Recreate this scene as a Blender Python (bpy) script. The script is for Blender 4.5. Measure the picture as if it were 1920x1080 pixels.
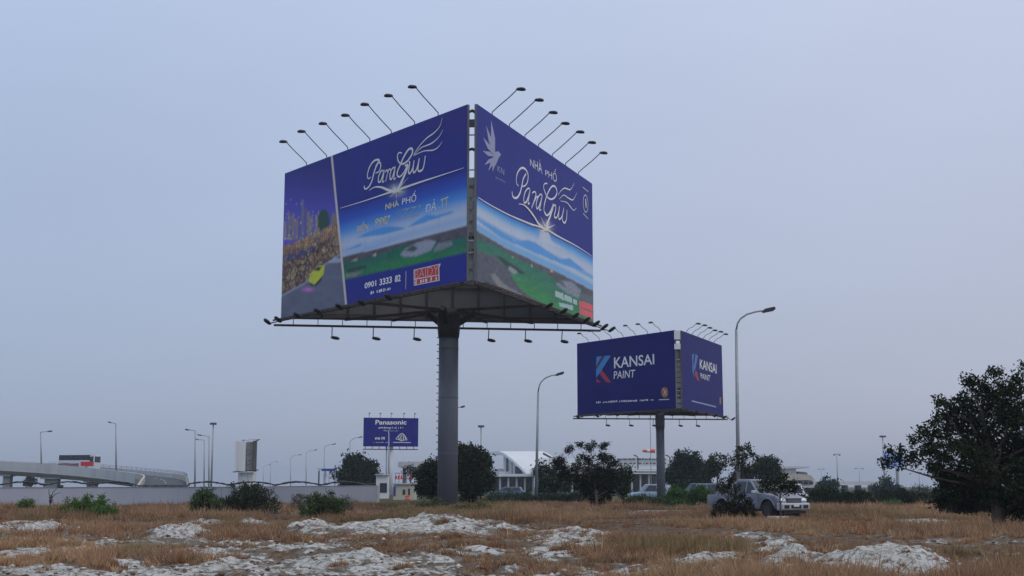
import bpy, bmesh, math, random
import numpy as np
from mathutils import Vector, Matrix

# ------------------------------------------------------------------ reset
for o in list(bpy.data.objects):
    bpy.data.objects.remove(o)
scene = bpy.context.scene
COL = scene.collection
random.seed(7)
RNG = np.random.default_rng(11)
R = math.radians

# ------------------------------------------------------------------ camera
F = 2445.3            # focal length in pixels of the 1920 px wide photograph
PITCH = R(8.652)
CZ = 1.5
cam_data = bpy.data.cameras.new('camera')
cam_data.sensor_width = 36.0
cam_data.lens = 36.0 * F / 1920.0
cam_data.clip_start = 0.1
cam_data.clip_end = 8000
cam = bpy.data.objects.new('camera', cam_data)
cam.location = (0, 0, CZ)
cam.rotation_euler = (R(90) + PITCH, 0, 0)
COL.objects.link(cam)
scene.camera = cam

# ------------------------------------------------------------------ sky
SUN_EL, SUN_AZ = R(48), R(135)     # azimuth from +Y towards +X
world = bpy.data.worlds.new('World')
scene.world = world
world.use_nodes = True
wn, wl = world.node_tree.nodes, world.node_tree.links
wn.clear()
w_out = wn.new('ShaderNodeOutputWorld')
w_bg = wn.new('ShaderNodeBackground')
w_bg.inputs['Strength'].default_value = 1.0
sky = wn.new('ShaderNodeTexSky')
sky.sky_type = 'NISHITA'
sky.sun_disc = False
sky.sun_elevation = SUN_EL
sky.sun_rotation = SUN_AZ
sky.air_density = 1.0
sky.dust_density = 3.0
tc = wn.new('ShaderNodeTexCoord')
sep = wn.new('ShaderNodeSeparateXYZ')
wl.new(tc.outputs['Generated'], sep.inputs[0])
ramp = wn.new('ShaderNodeValToRGB')            # overcast dome: dim at the horizon, brighter overhead
ramp.color_ramp.interpolation = 'B_SPLINE'
el = ramp.color_ramp.elements
def lin(c):
    c = c / 255.0
    return c / 12.92 if c <= 0.04045 else ((c + 0.055) / 1.055) ** 2.4
def L3(r, g, b, k=1.0):
    return (lin(r) * k, lin(g) * k, lin(b) * k, 1)
stops = [(0.0, (168, 176, 196)), (0.05, (173, 182, 203)), (0.16, (182, 193, 218)),
         (0.34, (193, 206, 233)), (0.6, (206, 218, 244)), (1.0, (212, 224, 249))]
el[0].position, el[0].color = stops[0][0], L3(*stops[0][1])
el[1].position, el[1].color = stops[-1][0], L3(*stops[-1][1])
for p, c in stops[1:-1]:
    e = el.new(p)
    e.color = L3(*c)
el[-1].color = (0.84, 0.95, 1.20, 1)      # an overcast zenith is about three times as bright as the horizon
el[-2].color = (0.70, 0.80, 1.03, 1)
wl.new(sep.outputs['Z'], ramp.inputs[0])
sk_scale = wn.new('ShaderNodeMixRGB')
sk_scale.blend_type = 'MULTIPLY'
sk_scale.inputs[0].default_value = 1.0
sk_scale.inputs[2].default_value = (0.10, 0.10, 0.10, 1)
wl.new(sky.outputs[0], sk_scale.inputs[1])
mix = wn.new('ShaderNodeMixRGB')
mix.inputs[0].default_value = 0.88             # cloud cover over the clear sky
wl.new(sk_scale.outputs[0], mix.inputs[1])
wl.new(ramp.outputs[0], mix.inputs[2])
side = wn.new('ShaderNodeMapRange')            # the cloud deck thins a little towards the sun's side
side.interpolation_type = 'SMOOTHSTEP'
side.inputs['From Min'].default_value = -0.6
side.inputs['From Max'].default_value = 0.6
wl.new(sep.outputs['X'], side.inputs['Value'])
tint = wn.new('ShaderNodeMixRGB')
tint.inputs[1].default_value = (0.86, 0.93, 0.98, 1)
tint.inputs[2].default_value = (1.12, 1.06, 1.02, 1)
wl.new(side.outputs[0], tint.inputs[0])
m2 = wn.new('ShaderNodeMixRGB'); m2.blend_type = 'MULTIPLY'; m2.inputs[0].default_value = 1.0
wl.new(mix.outputs[0], m2.inputs[1]); wl.new(tint.outputs[0], m2.inputs[2])
cld = wn.new('ShaderNodeTexNoise'); cld.inputs['Scale'].default_value = 2.2; cld.inputs['Detail'].default_value = 4
cmap = wn.new('ShaderNodeMapping'); cmap.inputs['Scale'].default_value = (1, 1, 3.5)
wl.new(tc.outputs['Generated'], cmap.inputs[0]); wl.new(cmap.outputs[0], cld.inputs[0])
cr = wn.new('ShaderNodeMapRange'); cr.inputs['From Min'].default_value = .3; cr.inputs['From Max'].default_value = .7
cr.inputs['To Min'].default_value = .97; cr.inputs['To Max'].default_value = 1.03
wl.new(cld.outputs['Fac'], cr.inputs['Value'])
m3 = wn.new('ShaderNodeVectorMath'); m3.operation = 'SCALE'
wl.new(m2.outputs[0], m3.inputs[0]); wl.new(cr.outputs[0], m3.inputs['Scale'])
wl.new(m3.outputs[0], w_bg.inputs[0])
wl.new(w_bg.outputs[0], w_out.inputs[0])

sun_d = bpy.data.lights.new('sun', 'SUN')
sun_d.energy = 0.55
sun_d.angle = R(25)
sun_d.color = (1.0, 0.96, 0.9)
sun = bpy.data.objects.new('sun', sun_d)
sdir = Vector((math.sin(SUN_AZ) * math.cos(SUN_EL), math.cos(SUN_AZ) * math.cos(SUN_EL), math.sin(SUN_EL)))
sun.rotation_euler = sdir.to_track_quat('Z', 'Y').to_euler()
sun.location = (0, -40, 80)
COL.objects.link(sun)

vs = scene.view_settings
vs.view_transform = 'Standard'
vs.look = 'None'
vs.exposure = 0.0
vs.gamma = 1.0
scene.render.engine = 'CYCLES'
scene.cycles.max_bounces = 6
scene.cycles.transparent_max_bounces = 4

# ------------------------------------------------------------------ pixel helpers
cP, sP = math.cos(PITCH), math.sin(PITCH)
def pt(px, py, Y):
    """point on the photograph's ray (px,py) at world depth Y"""
    X, U = (px - 960) / F, (540 - py) / F
    dy, dz = cP - sP * U, sP + cP * U
    t = Y / dy
    return Vector((X * t, Y, CZ + dz * t))
def gx(px, Y):
    return pt(px, 912, Y).x
def topix(P):
    P = np.asarray(P, float)
    x, y, z = P[..., 0], P[..., 1], P[..., 2] - CZ
    d = y * cP + z * sP
    u = -y * sP + z * cP
    return 960 + F * x / d, 540 - F * u / d

# ------------------------------------------------------------------ noise
_perm = np.random.default_rng(5).random((256, 256))
def vnoise(x, y):
    xi, yi = np.floor(x).astype(int), np.floor(y).astype(int)
    fx, fy = x - xi, y - yi
    fx, fy = fx * fx * (3 - 2 * fx), fy * fy * (3 - 2 * fy)
    a = _perm[xi % 256, yi % 256]; b = _perm[(xi + 1) % 256, yi % 256]
    c = _perm[xi % 256, (yi + 1) % 256]; d = _perm[(xi + 1) % 256, (yi + 1) % 256]
    return (a * (1 - fx) + b * fx) * (1 - fy) + (c * (1 - fx) + d * fx) * fy
def fbm(x, y, o=4):
    s, a, t = 0, 0.5, 0
    for i in range(o):
        s = s + a * vnoise(x * 2 ** i + 17 * i, y * 2 ** i + 9 * i)
        t += a
        a *= 0.5
    return s / t

# ------------------------------------------------------------------ materials
MATS = {}
def mat(name, col, rough=0.6, metal=0.0, var=0.12, scale=2.0, bump=0.0, bscale=20.0, streak=False, spec=0.5):
    if name in MATS:
        return MATS[name]
    m = bpy.data.materials.new(name)
    m.use_nodes = True
    n, l = m.node_tree.nodes, m.node_tree.links
    b = n['Principled BSDF']
    b.inputs['Roughness'].default_value = rough
    b.inputs['Metallic'].default_value = metal
    b.inputs['Specular IOR Level'].default_value = spec
    t = n.new('ShaderNodeTexCoord')
    mp = n.new('ShaderNodeMapping')
    l.new(t.outputs['Object'], mp.inputs[0])
    if streak:
        mp.inputs['Scale'].default_value = (1, 1, 0.12)
    nz = n.new('ShaderNodeTexNoise')
    nz.inputs['Scale'].default_value = scale
    nz.inputs['Detail'].default_value = 6
    nz.inputs['Roughness'].default_value = 0.65
    l.new(mp.outputs[0], nz.inputs[0])
    r = n.new('ShaderNodeValToRGB')
    r.color_ramp.elements[0].position = 0.3
    r.color_ramp.elements[1].position = 0.7
    r.color_ramp.elements[0].color = (*[c * (1 - var) for c in col], 1)
    r.color_ramp.elements[1].color = (*[min(1, c * (1 + var)) for c in col], 1)
    l.new(nz.outputs['Fac'], r.inputs[0])
    l.new(r.outputs[0], b.inputs['Base Color'])
    if bump:
        n2 = n.new('ShaderNodeTexNoise')
        n2.inputs['Scale'].default_value = bscale
        n2.inputs['Detail'].default_value = 4
        l.new(t.outputs['Object'], n2.inputs[0])
        bp = n.new('ShaderNodeBump')
        bp.inputs['Strength'].default_value = bump
        bp.inputs['Distance'].default_value = 0.05
        l.new(n2.outputs['Fac'], bp.inputs['Height'])
        l.new(bp.outputs[0], b.inputs['Normal'])
    MATS[name] = m
    return m

def mat_vc(name, rough=0.6, spec=0.4, var=0.0, scale=30, wrinkle=0.0, transl=0.0):
    m = bpy.data.materials.new(name)
    m.use_nodes = True
    n, l = m.node_tree.nodes, m.node_tree.links
    b = n['Principled BSDF']
    b.inputs['Roughness'].default_value = rough
    b.inputs['Specular IOR Level'].default_value = spec
    a = n.new('ShaderNodeVertexColor')
    a.layer_name = 'Col'
    src = a.outputs[0]
    t = n.new('ShaderNodeTexCoord')
    if var:
        nz = n.new('ShaderNodeTexNoise')
        nz.inputs['Scale'].default_value = scale
        l.new(t.outputs['Object'], nz.inputs[0])
        mr = n.new('ShaderNodeMapRange')
        mr.inputs['To Min'].default_value = 1 - var
        mr.inputs['To Max'].default_value = 1 + var
        l.new(nz.outputs['Fac'], mr.inputs['Value'])
        mu = n.new('ShaderNodeVectorMath')
        mu.operation = 'SCALE'
        l.new(src, mu.inputs[0])
        l.new(mr.outputs[0], mu.inputs['Scale'])
        src = mu.outputs[0]
    l.new(src, b.inputs['Base Color'])
    if wrinkle:
        n2 = n.new('ShaderNodeTexNoise')
        n2.inputs['Scale'].default_value = 0.5
        n2.inputs['Detail'].default_value = 3
        l.new(t.outputs['Object'], n2.inputs[0])
        bp = n.new('ShaderNodeBump')
        bp.inputs['Strength'].default_value = wrinkle
        bp.inputs['Distance'].default_value = 0.3
        l.new(n2.outputs['Fac'], bp.inputs['Height'])
        l.new(bp.outputs[0], b.inputs['Normal'])
    if transl:
        tr = n.new('ShaderNodeBsdfTranslucent')
        l.new(src, tr.inputs[0])
        mx = n.new('ShaderNodeMixShader')
        mx.inputs[0].default_value = transl
        l.new(b.outputs[0], mx.inputs[1])
        l.new(tr.outputs[0], mx.inputs[2])
        l.new(mx.outputs[0], n['Material Output'].inputs[0])
    return m

M_STEEL = mat('painted_steel', (0.125, 0.14, 0.175), 0.45, 0.0, 0.10, 1.2, 0.05, 6, True)
M_DARK = mat('dark_steel', (0.035, 0.035, 0.04), 0.5, 0.2, 0.25, 3)
M_BLACK = mat('black_plastic', (0.012, 0.012, 0.014), 0.45, 0, 0.2, 5)
M_RUST = mat('rusty_frame_steel', (0.075, 0.055, 0.05), 0.7, 0.1, 0.4, 3)
M_GALV = mat('galvanised_steel', (0.30, 0.32, 0.35), 0.45, 0.3, 0.15, 4)
M_BACK = mat('panel_back_sheet', (0.13, 0.135, 0.145), 0.7, 0, 0.2, 0.6, 0.1, 2)
M_LEN = mat('lamp_lens', (0.45, 0.42, 0.36), 0.25, 0, 0.1, 8)
M_PRINT = mat_vc('printed_vinyl', 0.5, 0.12, 0.03, 2.0, 0.06)
M_WHITEINK = mat('white_print', (0.86, 0.86, 0.87), 0.5, 0, 0.05, 3)
M_GOLDINK = mat('pale_gold_print', (0.74, 0.66, 0.36), 0.5, 0, 0.12, 3)
M_SILVINK = mat('silver_print', (0.82, 0.80, 0.78), 0.5, 0, 0.05, 3)
M_GREYINK = mat('grey_lilac_print', (0.34, 0.36, 0.55), 0.5, 0, 0.10, 3)
M_REDINK = mat('red_print', (0.62, 0.035, 0.03), 0.5, 0, 0.1, 3)
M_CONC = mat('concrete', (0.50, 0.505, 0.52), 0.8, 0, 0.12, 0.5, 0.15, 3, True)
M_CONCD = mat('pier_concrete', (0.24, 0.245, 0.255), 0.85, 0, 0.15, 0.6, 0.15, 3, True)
M_BEIGE = mat('beige_parapet', (0.46, 0.42, 0.36), 0.8, 0, 0.1, 0.5)
M_ASPH = mat('asphalt', (0.06, 0.063, 0.07), 0.9, 0, 0.15, 0.7)
M_WALL = mat('grey_painted_wall', (0.39, 0.41, 0.49), 0.7, 0, 0.07, 0.35, 0.08, 1.5, True)
M_WHITE = mat('white_sheet', (0.68, 0.69, 0.71), 0.5, 0, 0.07, 0.6, 0, 1, True)
M_CREAM = mat('cream_render', (0.50, 0.47, 0.38), 0.85, 0, 0.12, 1.2, 0.1, 4, True)
M_GLASS = mat('dark_glass', (0.03, 0.037, 0.05), 0.12, 0, 0.2, 1.0)
M_BLUE = mat('blue_paint', (0.03, 0.06, 0.30), 0.5, 0, 0.1, 1)
M_RED = mat('red_paint', (0.60, 0.03, 0.02), 0.5, 0, 0.12, 1)
M_ORANGE = mat('orange_paint', (0.75, 0.10, 0.03), 0.5, 0, 0.1, 2)
M_SILVER = mat('silver_car_paint', (0.20, 0.21, 0.255), 0.3, 0.3, 0.06, 2)
M_CARW = mat('white_car_paint', (0.62, 0.64, 0.68), 0.25, 0, 0.03, 2)
M_CARB = mat('slate_car_paint', (0.10, 0.13, 0.2), 0.25, 0.2, 0.05, 2)
M_CARL = mat('pale_blue_car_paint', (0.30, 0.42, 0.55), 0.25, 0.1, 0.05, 2)
M_RUBBER = mat('rubber', (0.02, 0.02, 0.02), 0.85, 0, 0.2, 8)
M_CHROME = mat('chrome', (0.62, 0.63, 0.66), 0.15, 0.9, 0.03, 4)
M_BARK = mat('bark', (0.075, 0.058, 0.045), 0.9, 0, 0.35, 6, 0.5, 25)
M_LEAF = mat_vc('leaves', 0.7, 0.06, 0.0, 30, 0, 0.15)
M_GRASS = mat_vc('dry_grass_blades', 0.8, 0.15, 0.0, 30, 0, 0.22)

# ------------------------------------------------------------------ object helpers
def link(o, parent=None):
    COL.objects.link(o)
    if parent is not None:
        o.parent = parent
    return o
def tag(o, label=None, cat=None, group=None, kind=None):
    if label: o['label'] = label
    if cat: o['category'] = cat
    if group: o['group'] = group
    if kind: o['kind'] = kind
    return o
def empty(name, loc, rz=0):
    o = bpy.data.objects.new(name, None)
    o.empty_display_size = 0.3
    o.location = loc
    o.rotation_euler = (0, 0, rz)
    return link(o)
def nmesh(name, V, Fc, material, parent=None, colors=None, smooth=False):
    """numpy mesh: V (n,3), Fc (m,k)"""
    me = bpy.data.meshes.new(name)
    V = np.asarray(V, np.float32); Fc = np.asarray(Fc, np.int32)
    k = Fc.shape[1]
    me.vertices.add(len(V)); me.vertices.foreach_set('co', V.ravel())
    me.loops.add(Fc.size); me.loops.foreach_set('vertex_index', Fc.ravel())
    me.polygons.add(len(Fc))
    me.polygons.foreach_set('loop_start', np.arange(0, Fc.size, k, dtype=np.int32))
    me.polygons.foreach_set('loop_total', np.full(len(Fc), k, np.int32))
    if smooth:
        me.polygons.foreach_set('use_smooth', np.ones(len(Fc), bool))
    if colors is not None:
        ca = me.color_attributes.new('Col', 'FLOAT_COLOR', 'POINT')
        c4 = np.ones((len(V), 4), np.float32); c4[:, :3] = colors
        ca.data.foreach_set('color', c4.ravel())
    me.update(calc_edges=True)
    me.validate()
    me.materials.append(material)
    return link(bpy.data.objects.new(name, me), parent)

class MB:
    """collects boxes, tubes and prisms and links them as one mesh object"""
    def __init__(s): s.v, s.f = [], []
    def add(s, vs, fs):
        n = len(s.v)
        s.v += [tuple(v) for v in vs]
        s.f += [tuple(i + n for i in f) for f in fs]
        return s
    def box(s, c, d, rz=0, M=None):
        x, y, z = d[0] / 2, d[1] / 2, d[2] / 2
        vs = [Vector(p) for p in ((-x,-y,-z),(x,-y,-z),(x,y,-z),(-x,y,-z),(-x,-y,z),(x,-y,z),(x,y,z),(-x,y,z))]
        if M is None: M = Matrix.Rotation(rz, 3, 'Z')
        return s.add([M @ v + Vector(c) for v in vs], [(0,3,2,1),(4,5,6,7),(0,1,5,4),(1,2,6,5),(2,3,7,6),(3,0,4,7)])
    def beam(s, a, b, w, h=None):
        a, b = Vector(a), Vector(b)
        h = h or w
        d = b - a
        q = d.to_track_quat('X', 'Z').to_matrix()
        return s.box((a + b) / 2, (d.length, w, h), M=q)
    def tube(s, pts, rad, n=8, cap=True):
        pts = [Vector(p) for p in pts]
        if not hasattr(rad, '__len__'): rad = [rad] * len(pts)
        vs, fs = [], []
        ref = None
        for i, p in enumerate(pts):
            d = (pts[min(i + 1, len(pts) - 1)] - pts[max(i - 1, 0)]).normalized()
            if ref is None:
                ref = Vector((1, 0, 0)) if abs(d.x) < 0.8 else Vector((0, 1, 0))
            u = (ref - d * ref.dot(d)).normalized()
            ref = u
            w = d.cross(u)
            for k in range(n):
                t = 2 * math.pi * k / n
                vs.append(p + (u * math.cos(t) + w * math.sin(t)) * rad[i])
        for i in range(len(pts) - 1):
            for k in range(n):
                a, b = i * n + k, i * n + (k + 1) % n
                fs.append((a, b, b + n, a + n))
        if cap:
            fs.append(tuple(range(n))[::-1])
            fs.append(tuple(range((len(pts) - 1) * n, len(pts) * n)))
        return s.add(vs, fs)
    def prism(s, poly, o, ex, ey, ez, t0, t1):
        """2-D polygon in the plane (ex,ey) extruded along ez from t0 to t1"""
        o, ex, ey, ez = Vector(o), Vector(ex), Vector(ey), Vector(ez)
        n = len(poly)
        vs = [o + ex * a + ey * b + ez * t0 for a, b in poly] + [o + ex * a + ey * b + ez * t1 for a, b in poly]
        fs = [tuple(range(n))[::-1], tuple(range(n, 2 * n))]
        fs += [(i, (i + 1) % n, (i + 1) % n + n, i + n) for i in range(n)]
        return s.add(vs, fs)
    def build(s, name, material, parent=None, smooth=False, bevel=0, seg=2):
        me = bpy.data.meshes.new(name)
        me.from_pydata(s.v, [], s.f)
        bm = bmesh.new(); bm.from_mesh(me)
        bmesh.ops.recalc_face_normals(bm, faces=bm.faces)
        if bevel:
            bmesh.ops.bevel(bm, geom=list(bm.edges), offset=bevel, segments=seg, profile=0.6, affect='EDGES', clamp_overlap=True)
        bm.to_mesh(me); bm.free()
        if smooth:
            for p in me.polygons: p.use_smooth = True
        me.materials.append(material)
        return link(bpy.data.objects.new(name, me), parent)

# ------------------------------------------------------------------ terrain
# pale sand: (px left, px right, near m, far m, height m, strength)
SAND = [(640,975,37,53,.55,1.1),(540,645,39,51,.42,.9),(298,395,35,44,.42,1.0),(150,265,36,44,.22,.8),(20,150,42,56,.25,.85),
        (-60,28,40,52,.38,.95),(370,425,48,60,.3,.75),(450,505,48,60,.3,.75),(1000,1145,35.5,42,.22,.95),(1360,1450,36,41,.1,.6),
        (1420,1505,28,34.5,.25,.85),(1470,1562,23,30,.25,.9),(1570,1745,20.5,29.5,.36,1.15),(1740,1900,25,29,.1,.72),
        (1280,1430,22,30,.15,.74),(1060,1280,21,25.5,.05,.85),(640,910,20,26,.05,.62),(680,745,24.5,27.5,.15,.95),
        (640,720,28,31.5,.05,.58),(790,1000,29.5,31.8,.05,.55),(575,650,27,35,.15,.85),(400,560,23,31,.05,.66),
        (250,450,20,25,.05,.8),(100,210,20.5,27,.1,.78),(235,290,25,28.5,.1,.85),(-40,70,20,25,.1,.85),
        (1015,1105,82,94,.05,.8),(1160,1285,70,84,.05,.66),(1640,1850,54,62,0,.8),(1820,1960,20,25,.1,.62),(400,640,20,23,.05,.6),
        (760,870,33,36,.1,.6),(1180,1260,27,29,.05,.5),(1500,1560,30,33,.1,.5)]
def sand_mask(x, y):
    x = np.asarray(x, float); y = np.asarray(y, float)
    yy = np.maximum(y, 1.0)
    wx = (fbm(x * .35 + 40, y * .35, 3) - .5)
    wy = (fbm(x * .35 + 90, y * .35 + 31, 3) - .5)
    px = 960 + F * (x + wx * 2.2) / (yy + wy * 3)
    yw = y + wy * 5.0
    m = np.zeros_like(x)
    hh = np.zeros_like(x)
    for a, b, d0, d1, h, s in SAND:
        c, w = (a + b) / 2, (b - a) / 2
        dc, dw = (d0 + d1) / 2, (d1 - d0) / 2
        q = np.sqrt(((px - c) / w) ** 2 + ((yw - dc) / dw) ** 2)
        k = np.clip(1.55 - q, 0, 1)
        m = np.maximum(m, k * s)
        hh = np.maximum(hh, np.clip(1.25 - q, 0, 1) ** 1.0 * h)
    spk = fbm(x * .55 + 13, y * .30 + 77, 4)          # scattered thin sand in the foreground
    zone = np.clip((44 - y) / 10, 0, 1) * np.clip((y - 10) / 6, 0, 1) * np.where(px < 1320, 1.0, .55)
    m = np.maximum(m, np.clip((spk - .38) * 5.0, 0, .80) * zone)
    bald = fbm(x * .45 + 71, y * .38 + 15, 4)         # soil showing through the sand
    m = m - np.clip((bald - .53) * 2.4, 0, .6)
    m = np.clip(m, 0, 1.2)
    return np.where(y > 2, m, 0), np.where(y > 2, hh, 0)
def height(x, y, full=False):
    x = np.asarray(x, float); y = np.asarray(y, float)
    m, hh = sand_mask(x, y)
    far = np.clip((160 - np.hypot(x, y)) / 70, 0, 1)
    h = (fbm(x * .09 + 3, y * .09 + 8, 3) - .5) * .36 * far
    near = np.clip((75 - y) / 25, 0, 1) * np.clip((y - 5) / 8, 0, 1)
    rough = (fbm(x * 1.1, y * 1.1, 4) - .5) * (.18 + .30 * np.clip(m, 0, 1)) * near
    crust = np.abs(fbm(x * 3.1 + 50, y * 2.2, 3) - .5) * .34 * np.clip(m, 0, 1) * near
    ridge = (1 - np.abs(2 * fbm(x * .8 + 5, y * .5 + 44, 3) - 1)) ** 2
    h = h + hh * (0.35 + 0.55 * ridge + .2 * fbm(x * .5, y * .5 + 60, 2)) + rough - crust
    h = h * np.clip((np.hypot(x, y) - 2) / 6, 0, 1)
    return (h, m) if full else h
def hz(x, y):
    return float(height(np.array([x]), np.array([y]))[0])

def grow(start, step, end, k):
    out = []
    v = start
    while v < end:
        v += step; out.append(v); step *= k
    return out
gxs = np.array(sorted([-v for v in grow(17, .2, 2600, 1.12)] + list(np.arange(-17, 17.01, .13)) + grow(17, .2, 2600, 1.12)))
gys = np.array([-v for v in grow(-4, 3, 900, 1.5)][::-1] + list(np.arange(5, 17, .8)) + list(np.arange(17, 58, .14)) + grow(58, .2, 3800, 1.06))
GX, GY = np.meshgrid(gxs, gys)
GH, GM = height(GX, GY, True)
nx, ny = len(gxs), len(gys)
idx = np.arange(nx * ny).reshape(ny, nx)
quads = np.stack([idx[:-1, :-1], idx[:-1, 1:], idx[1:, 1:], idx[1:, :-1]], -1).reshape(-1, 4)
def ground_material():
    m = bpy.data.materials.new('dry_ground')
    m.use_nodes = True
    n, l = m.node_tree.nodes, m.node_tree.links
    b = n['Principled BSDF']
    b.inputs['Roughness'].default_value = 0.95
    b.inputs['Specular IOR Level'].default_value = 0.1
    a = n.new('ShaderNodeVertexColor'); a.layer_name = 'Col'
    sp = n.new('ShaderNodeSeparateColor')
    l.new(a.outputs[0], sp.inputs[0])
    t = n.new('ShaderNodeTexCoord')
    def noise(s, d=8, r=.6, scl=None):
        q = n.new('ShaderNodeTexNoise')
        q.inputs['Scale'].default_value = s; q.inputs['Detail'].default_value = d; q.inputs['Roughness'].default_value = r
        if scl:
            mp = n.new('ShaderNodeMapping'); mp.inputs['Scale'].default_value = scl
            l.new(t.outputs['Object'], mp.inputs[0]); l.new(mp.outputs[0], q.inputs[0])
        else:
            l.new(t.outputs['Object'], q.inputs[0])
        return q.outputs['Fac']
    def math_(op, x, y):
        q = n.new('ShaderNodeMath'); q.operation = op
        for i, v in enumerate((x, y)):
            if isinstance(v, (int, float)): q.inputs[i].default_value = v
            else: l.new(v, q.inputs[i])
        return q.outputs[0]
    def rampn(fac, e):
        q = n.new('ShaderNodeValToRGB')
        q.color_ramp.elements[0].position, q.color_ramp.elements[0].color = e[0][0], e[0][1]
        q.color_ramp.elements[1].position, q.color_ramp.elements[1].color = e[-1][0], e[-1][1]
        for p, c in e[1:-1]:
            z = q.color_ramp.elements.new(p); z.color = c
        l.new(fac, q.inputs[0])
        return q.outputs[0]
    soil = rampn(noise(.8, 8, .7), [(.3, (.072, .048, .033, 1)), (.5, (.125, .085, .058, 1)), (.72, (.19, .135, .095, 1))])
    sand = rampn(noise(1.6, 8, .7), [(.3, (.44, .41, .375, 1)), (.55, (.60, .575, .54, 1)), (.75, (.69, .67, .64, 1))])
    # clumpy break-up of the sand edge plus dark cracks
    br = math_('ADD', math_('MULTIPLY', math_('SUBTRACT', noise(2.4, 9, .75), .5), 3.2), math_('MULTIPLY', math_('SUBTRACT', noise(.5, 4, .6), .5), 1.1))
    fac = math_('ADD', sp.outputs[0], br)
    f2 = n.new('ShaderNodeMapRange'); f2.clamp = True
    f2.inputs['From Min'].default_value = .44; f2.inputs['From Max'].default_value = .56
    l.new(fac, f2.inputs['Value'])
    vo = n.new('ShaderNodeTexVoronoi'); vo.feature = 'DISTANCE_TO_EDGE'; vo.inputs['Scale'].default_value = 3.2
    wob = n.new('ShaderNodeMixRGB'); wob.inputs[0].default_value = .22
    nzc = n.new('ShaderNodeTexNoise'); nzc.inputs['Scale'].default_value = 3; nzc.inputs['Detail'].default_value = 5
    l.new(t.outputs['Object'], nzc.inputs[0])
    l.new(t.outputs['Object'], wob.inputs[1]); l.new(nzc.outputs['Color'], wob.inputs[2])
    l.new(wob.outputs[0], vo.inputs['Vector'])
    crk = n.new('ShaderNodeMapRange'); crk.inputs['From Min'].default_value = .015; crk.inputs['From Max'].default_value = .085
    crk.inputs['To Min'].default_value = 0.45; crk.inputs['To Max'].default_value = 1
    l.new(vo.outputs['Distance'], crk.inputs['Value'])
    deb = n.new('ShaderNodeMapRange'); deb.inputs['From Min'].default_value = .37; deb.inputs['From Max'].default_value = .45
    l.new(noise(7, 5, .6), deb.inputs['Value'])
    ff = math_('MULTIPLY', math_('MULTIPLY', f2.outputs[0], crk.outputs[0]), deb.outputs[0])
    dst = n.new('ShaderNodeMapRange'); dst.clamp = True
    dst.inputs['From Min'].default_value = .05; dst.inputs['From Max'].default_value = .62
    l.new(fac, dst.inputs['Value'])
    dust = n.new('ShaderNodeMixRGB'); dust.inputs[2].default_value = (.30, .255, .205, 1)
    l.new(math_('MULTIPLY', dst.outputs[0], .85), dust.inputs[0]); l.new(soil, dust.inputs[1])
    mx = n.new('ShaderNodeMixRGB')
    l.new(ff, mx.inputs[0]); l.new(dust.outputs[0], mx.inputs[1]); l.new(sand, mx.inputs[2])
    far = rampn(noise(.25, 6, .6), [(.3, (.05, .06, .03, 1)), (.6, (.09, .085, .045, 1)), (.75, (.06, .075, .035, 1))])
    m2 = n.new('ShaderNodeMixRGB')
    l.new(sp.outputs[1], m2.inputs[0]); l.new(mx.outputs[0], m2.inputs[1]); l.new(far, m2.inputs[2])
    l.new(m2.outputs[0], b.inputs['Base Color'])
    bp = n.new('ShaderNodeBump'); bp.inputs['Strength'].default_value = .9; bp.inputs['Distance'].default_value = .12
    l.new(math_('ADD', noise(5, 8, .7), math_('MULTIPLY', ff, .5)), bp.inputs['Height'])
    l.new(bp.outputs[0], b.inputs['Normal'])
    return m
gc = np.zeros((nx * ny, 3)); gc[:, 0] = np.clip(GM, 0, 1).ravel()
gc[:, 1] = np.clip((GY.ravel() - 85) / 40, 0, 1)
ground = nmesh('ground', np.stack([GX, GY, GH], -1).reshape(-1, 3), quads, ground_material(), None, gc, True)
tag(ground, kind='structure')

# ------------------------------------------------------------------ foliage
def leaf_cloud(points, size, col, var, rng, up=0.3, aspect=.55):
    n = len(points)
    d = rng.normal(size=(n, 3)); d /= np.linalg.norm(d, axis=1, keepdims=True)
    q = rng.normal(size=(n, 3)); q[:, 2] *= .6
    u = np.cross(d, q); u /= np.linalg.norm(u, axis=1, keepdims=True) + 1e-9
    s = size * rng.uniform(.6, 1.35, (n, 1))
    a = points - d * s * .5; b = points + u * s * aspect * .5; c = points + d * s * .5; e = points - u * s * aspect * .5
    V = np.stack([a, b, c, e], 1).reshape(-1, 3)
    Fc = np.arange(4 * n).reshape(n, 4)
    k = rng.uniform(1 - var, 1 + var, (n, 1))
    hue = rng.normal(0, .10, (n, 1))
    C = np.array(col)[None] * k * np.concatenate([1 + hue, np.ones((n, 1)), 1 - hue], 1)
    return V, Fc, np.repeat(np.clip(C, 0, 1), 4, 0)
def sphere_pts(c, r, n, rng, flat=1.0, pw=.45):
    d = rng.normal(size=(n, 3)); d /= np.linalg.norm(d, axis=1, keepdims=True)
    q = r * rng.random((n, 1)) ** pw
    p = d * q
    p[:, 2] *= flat
    return p + np.array(c)
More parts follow.
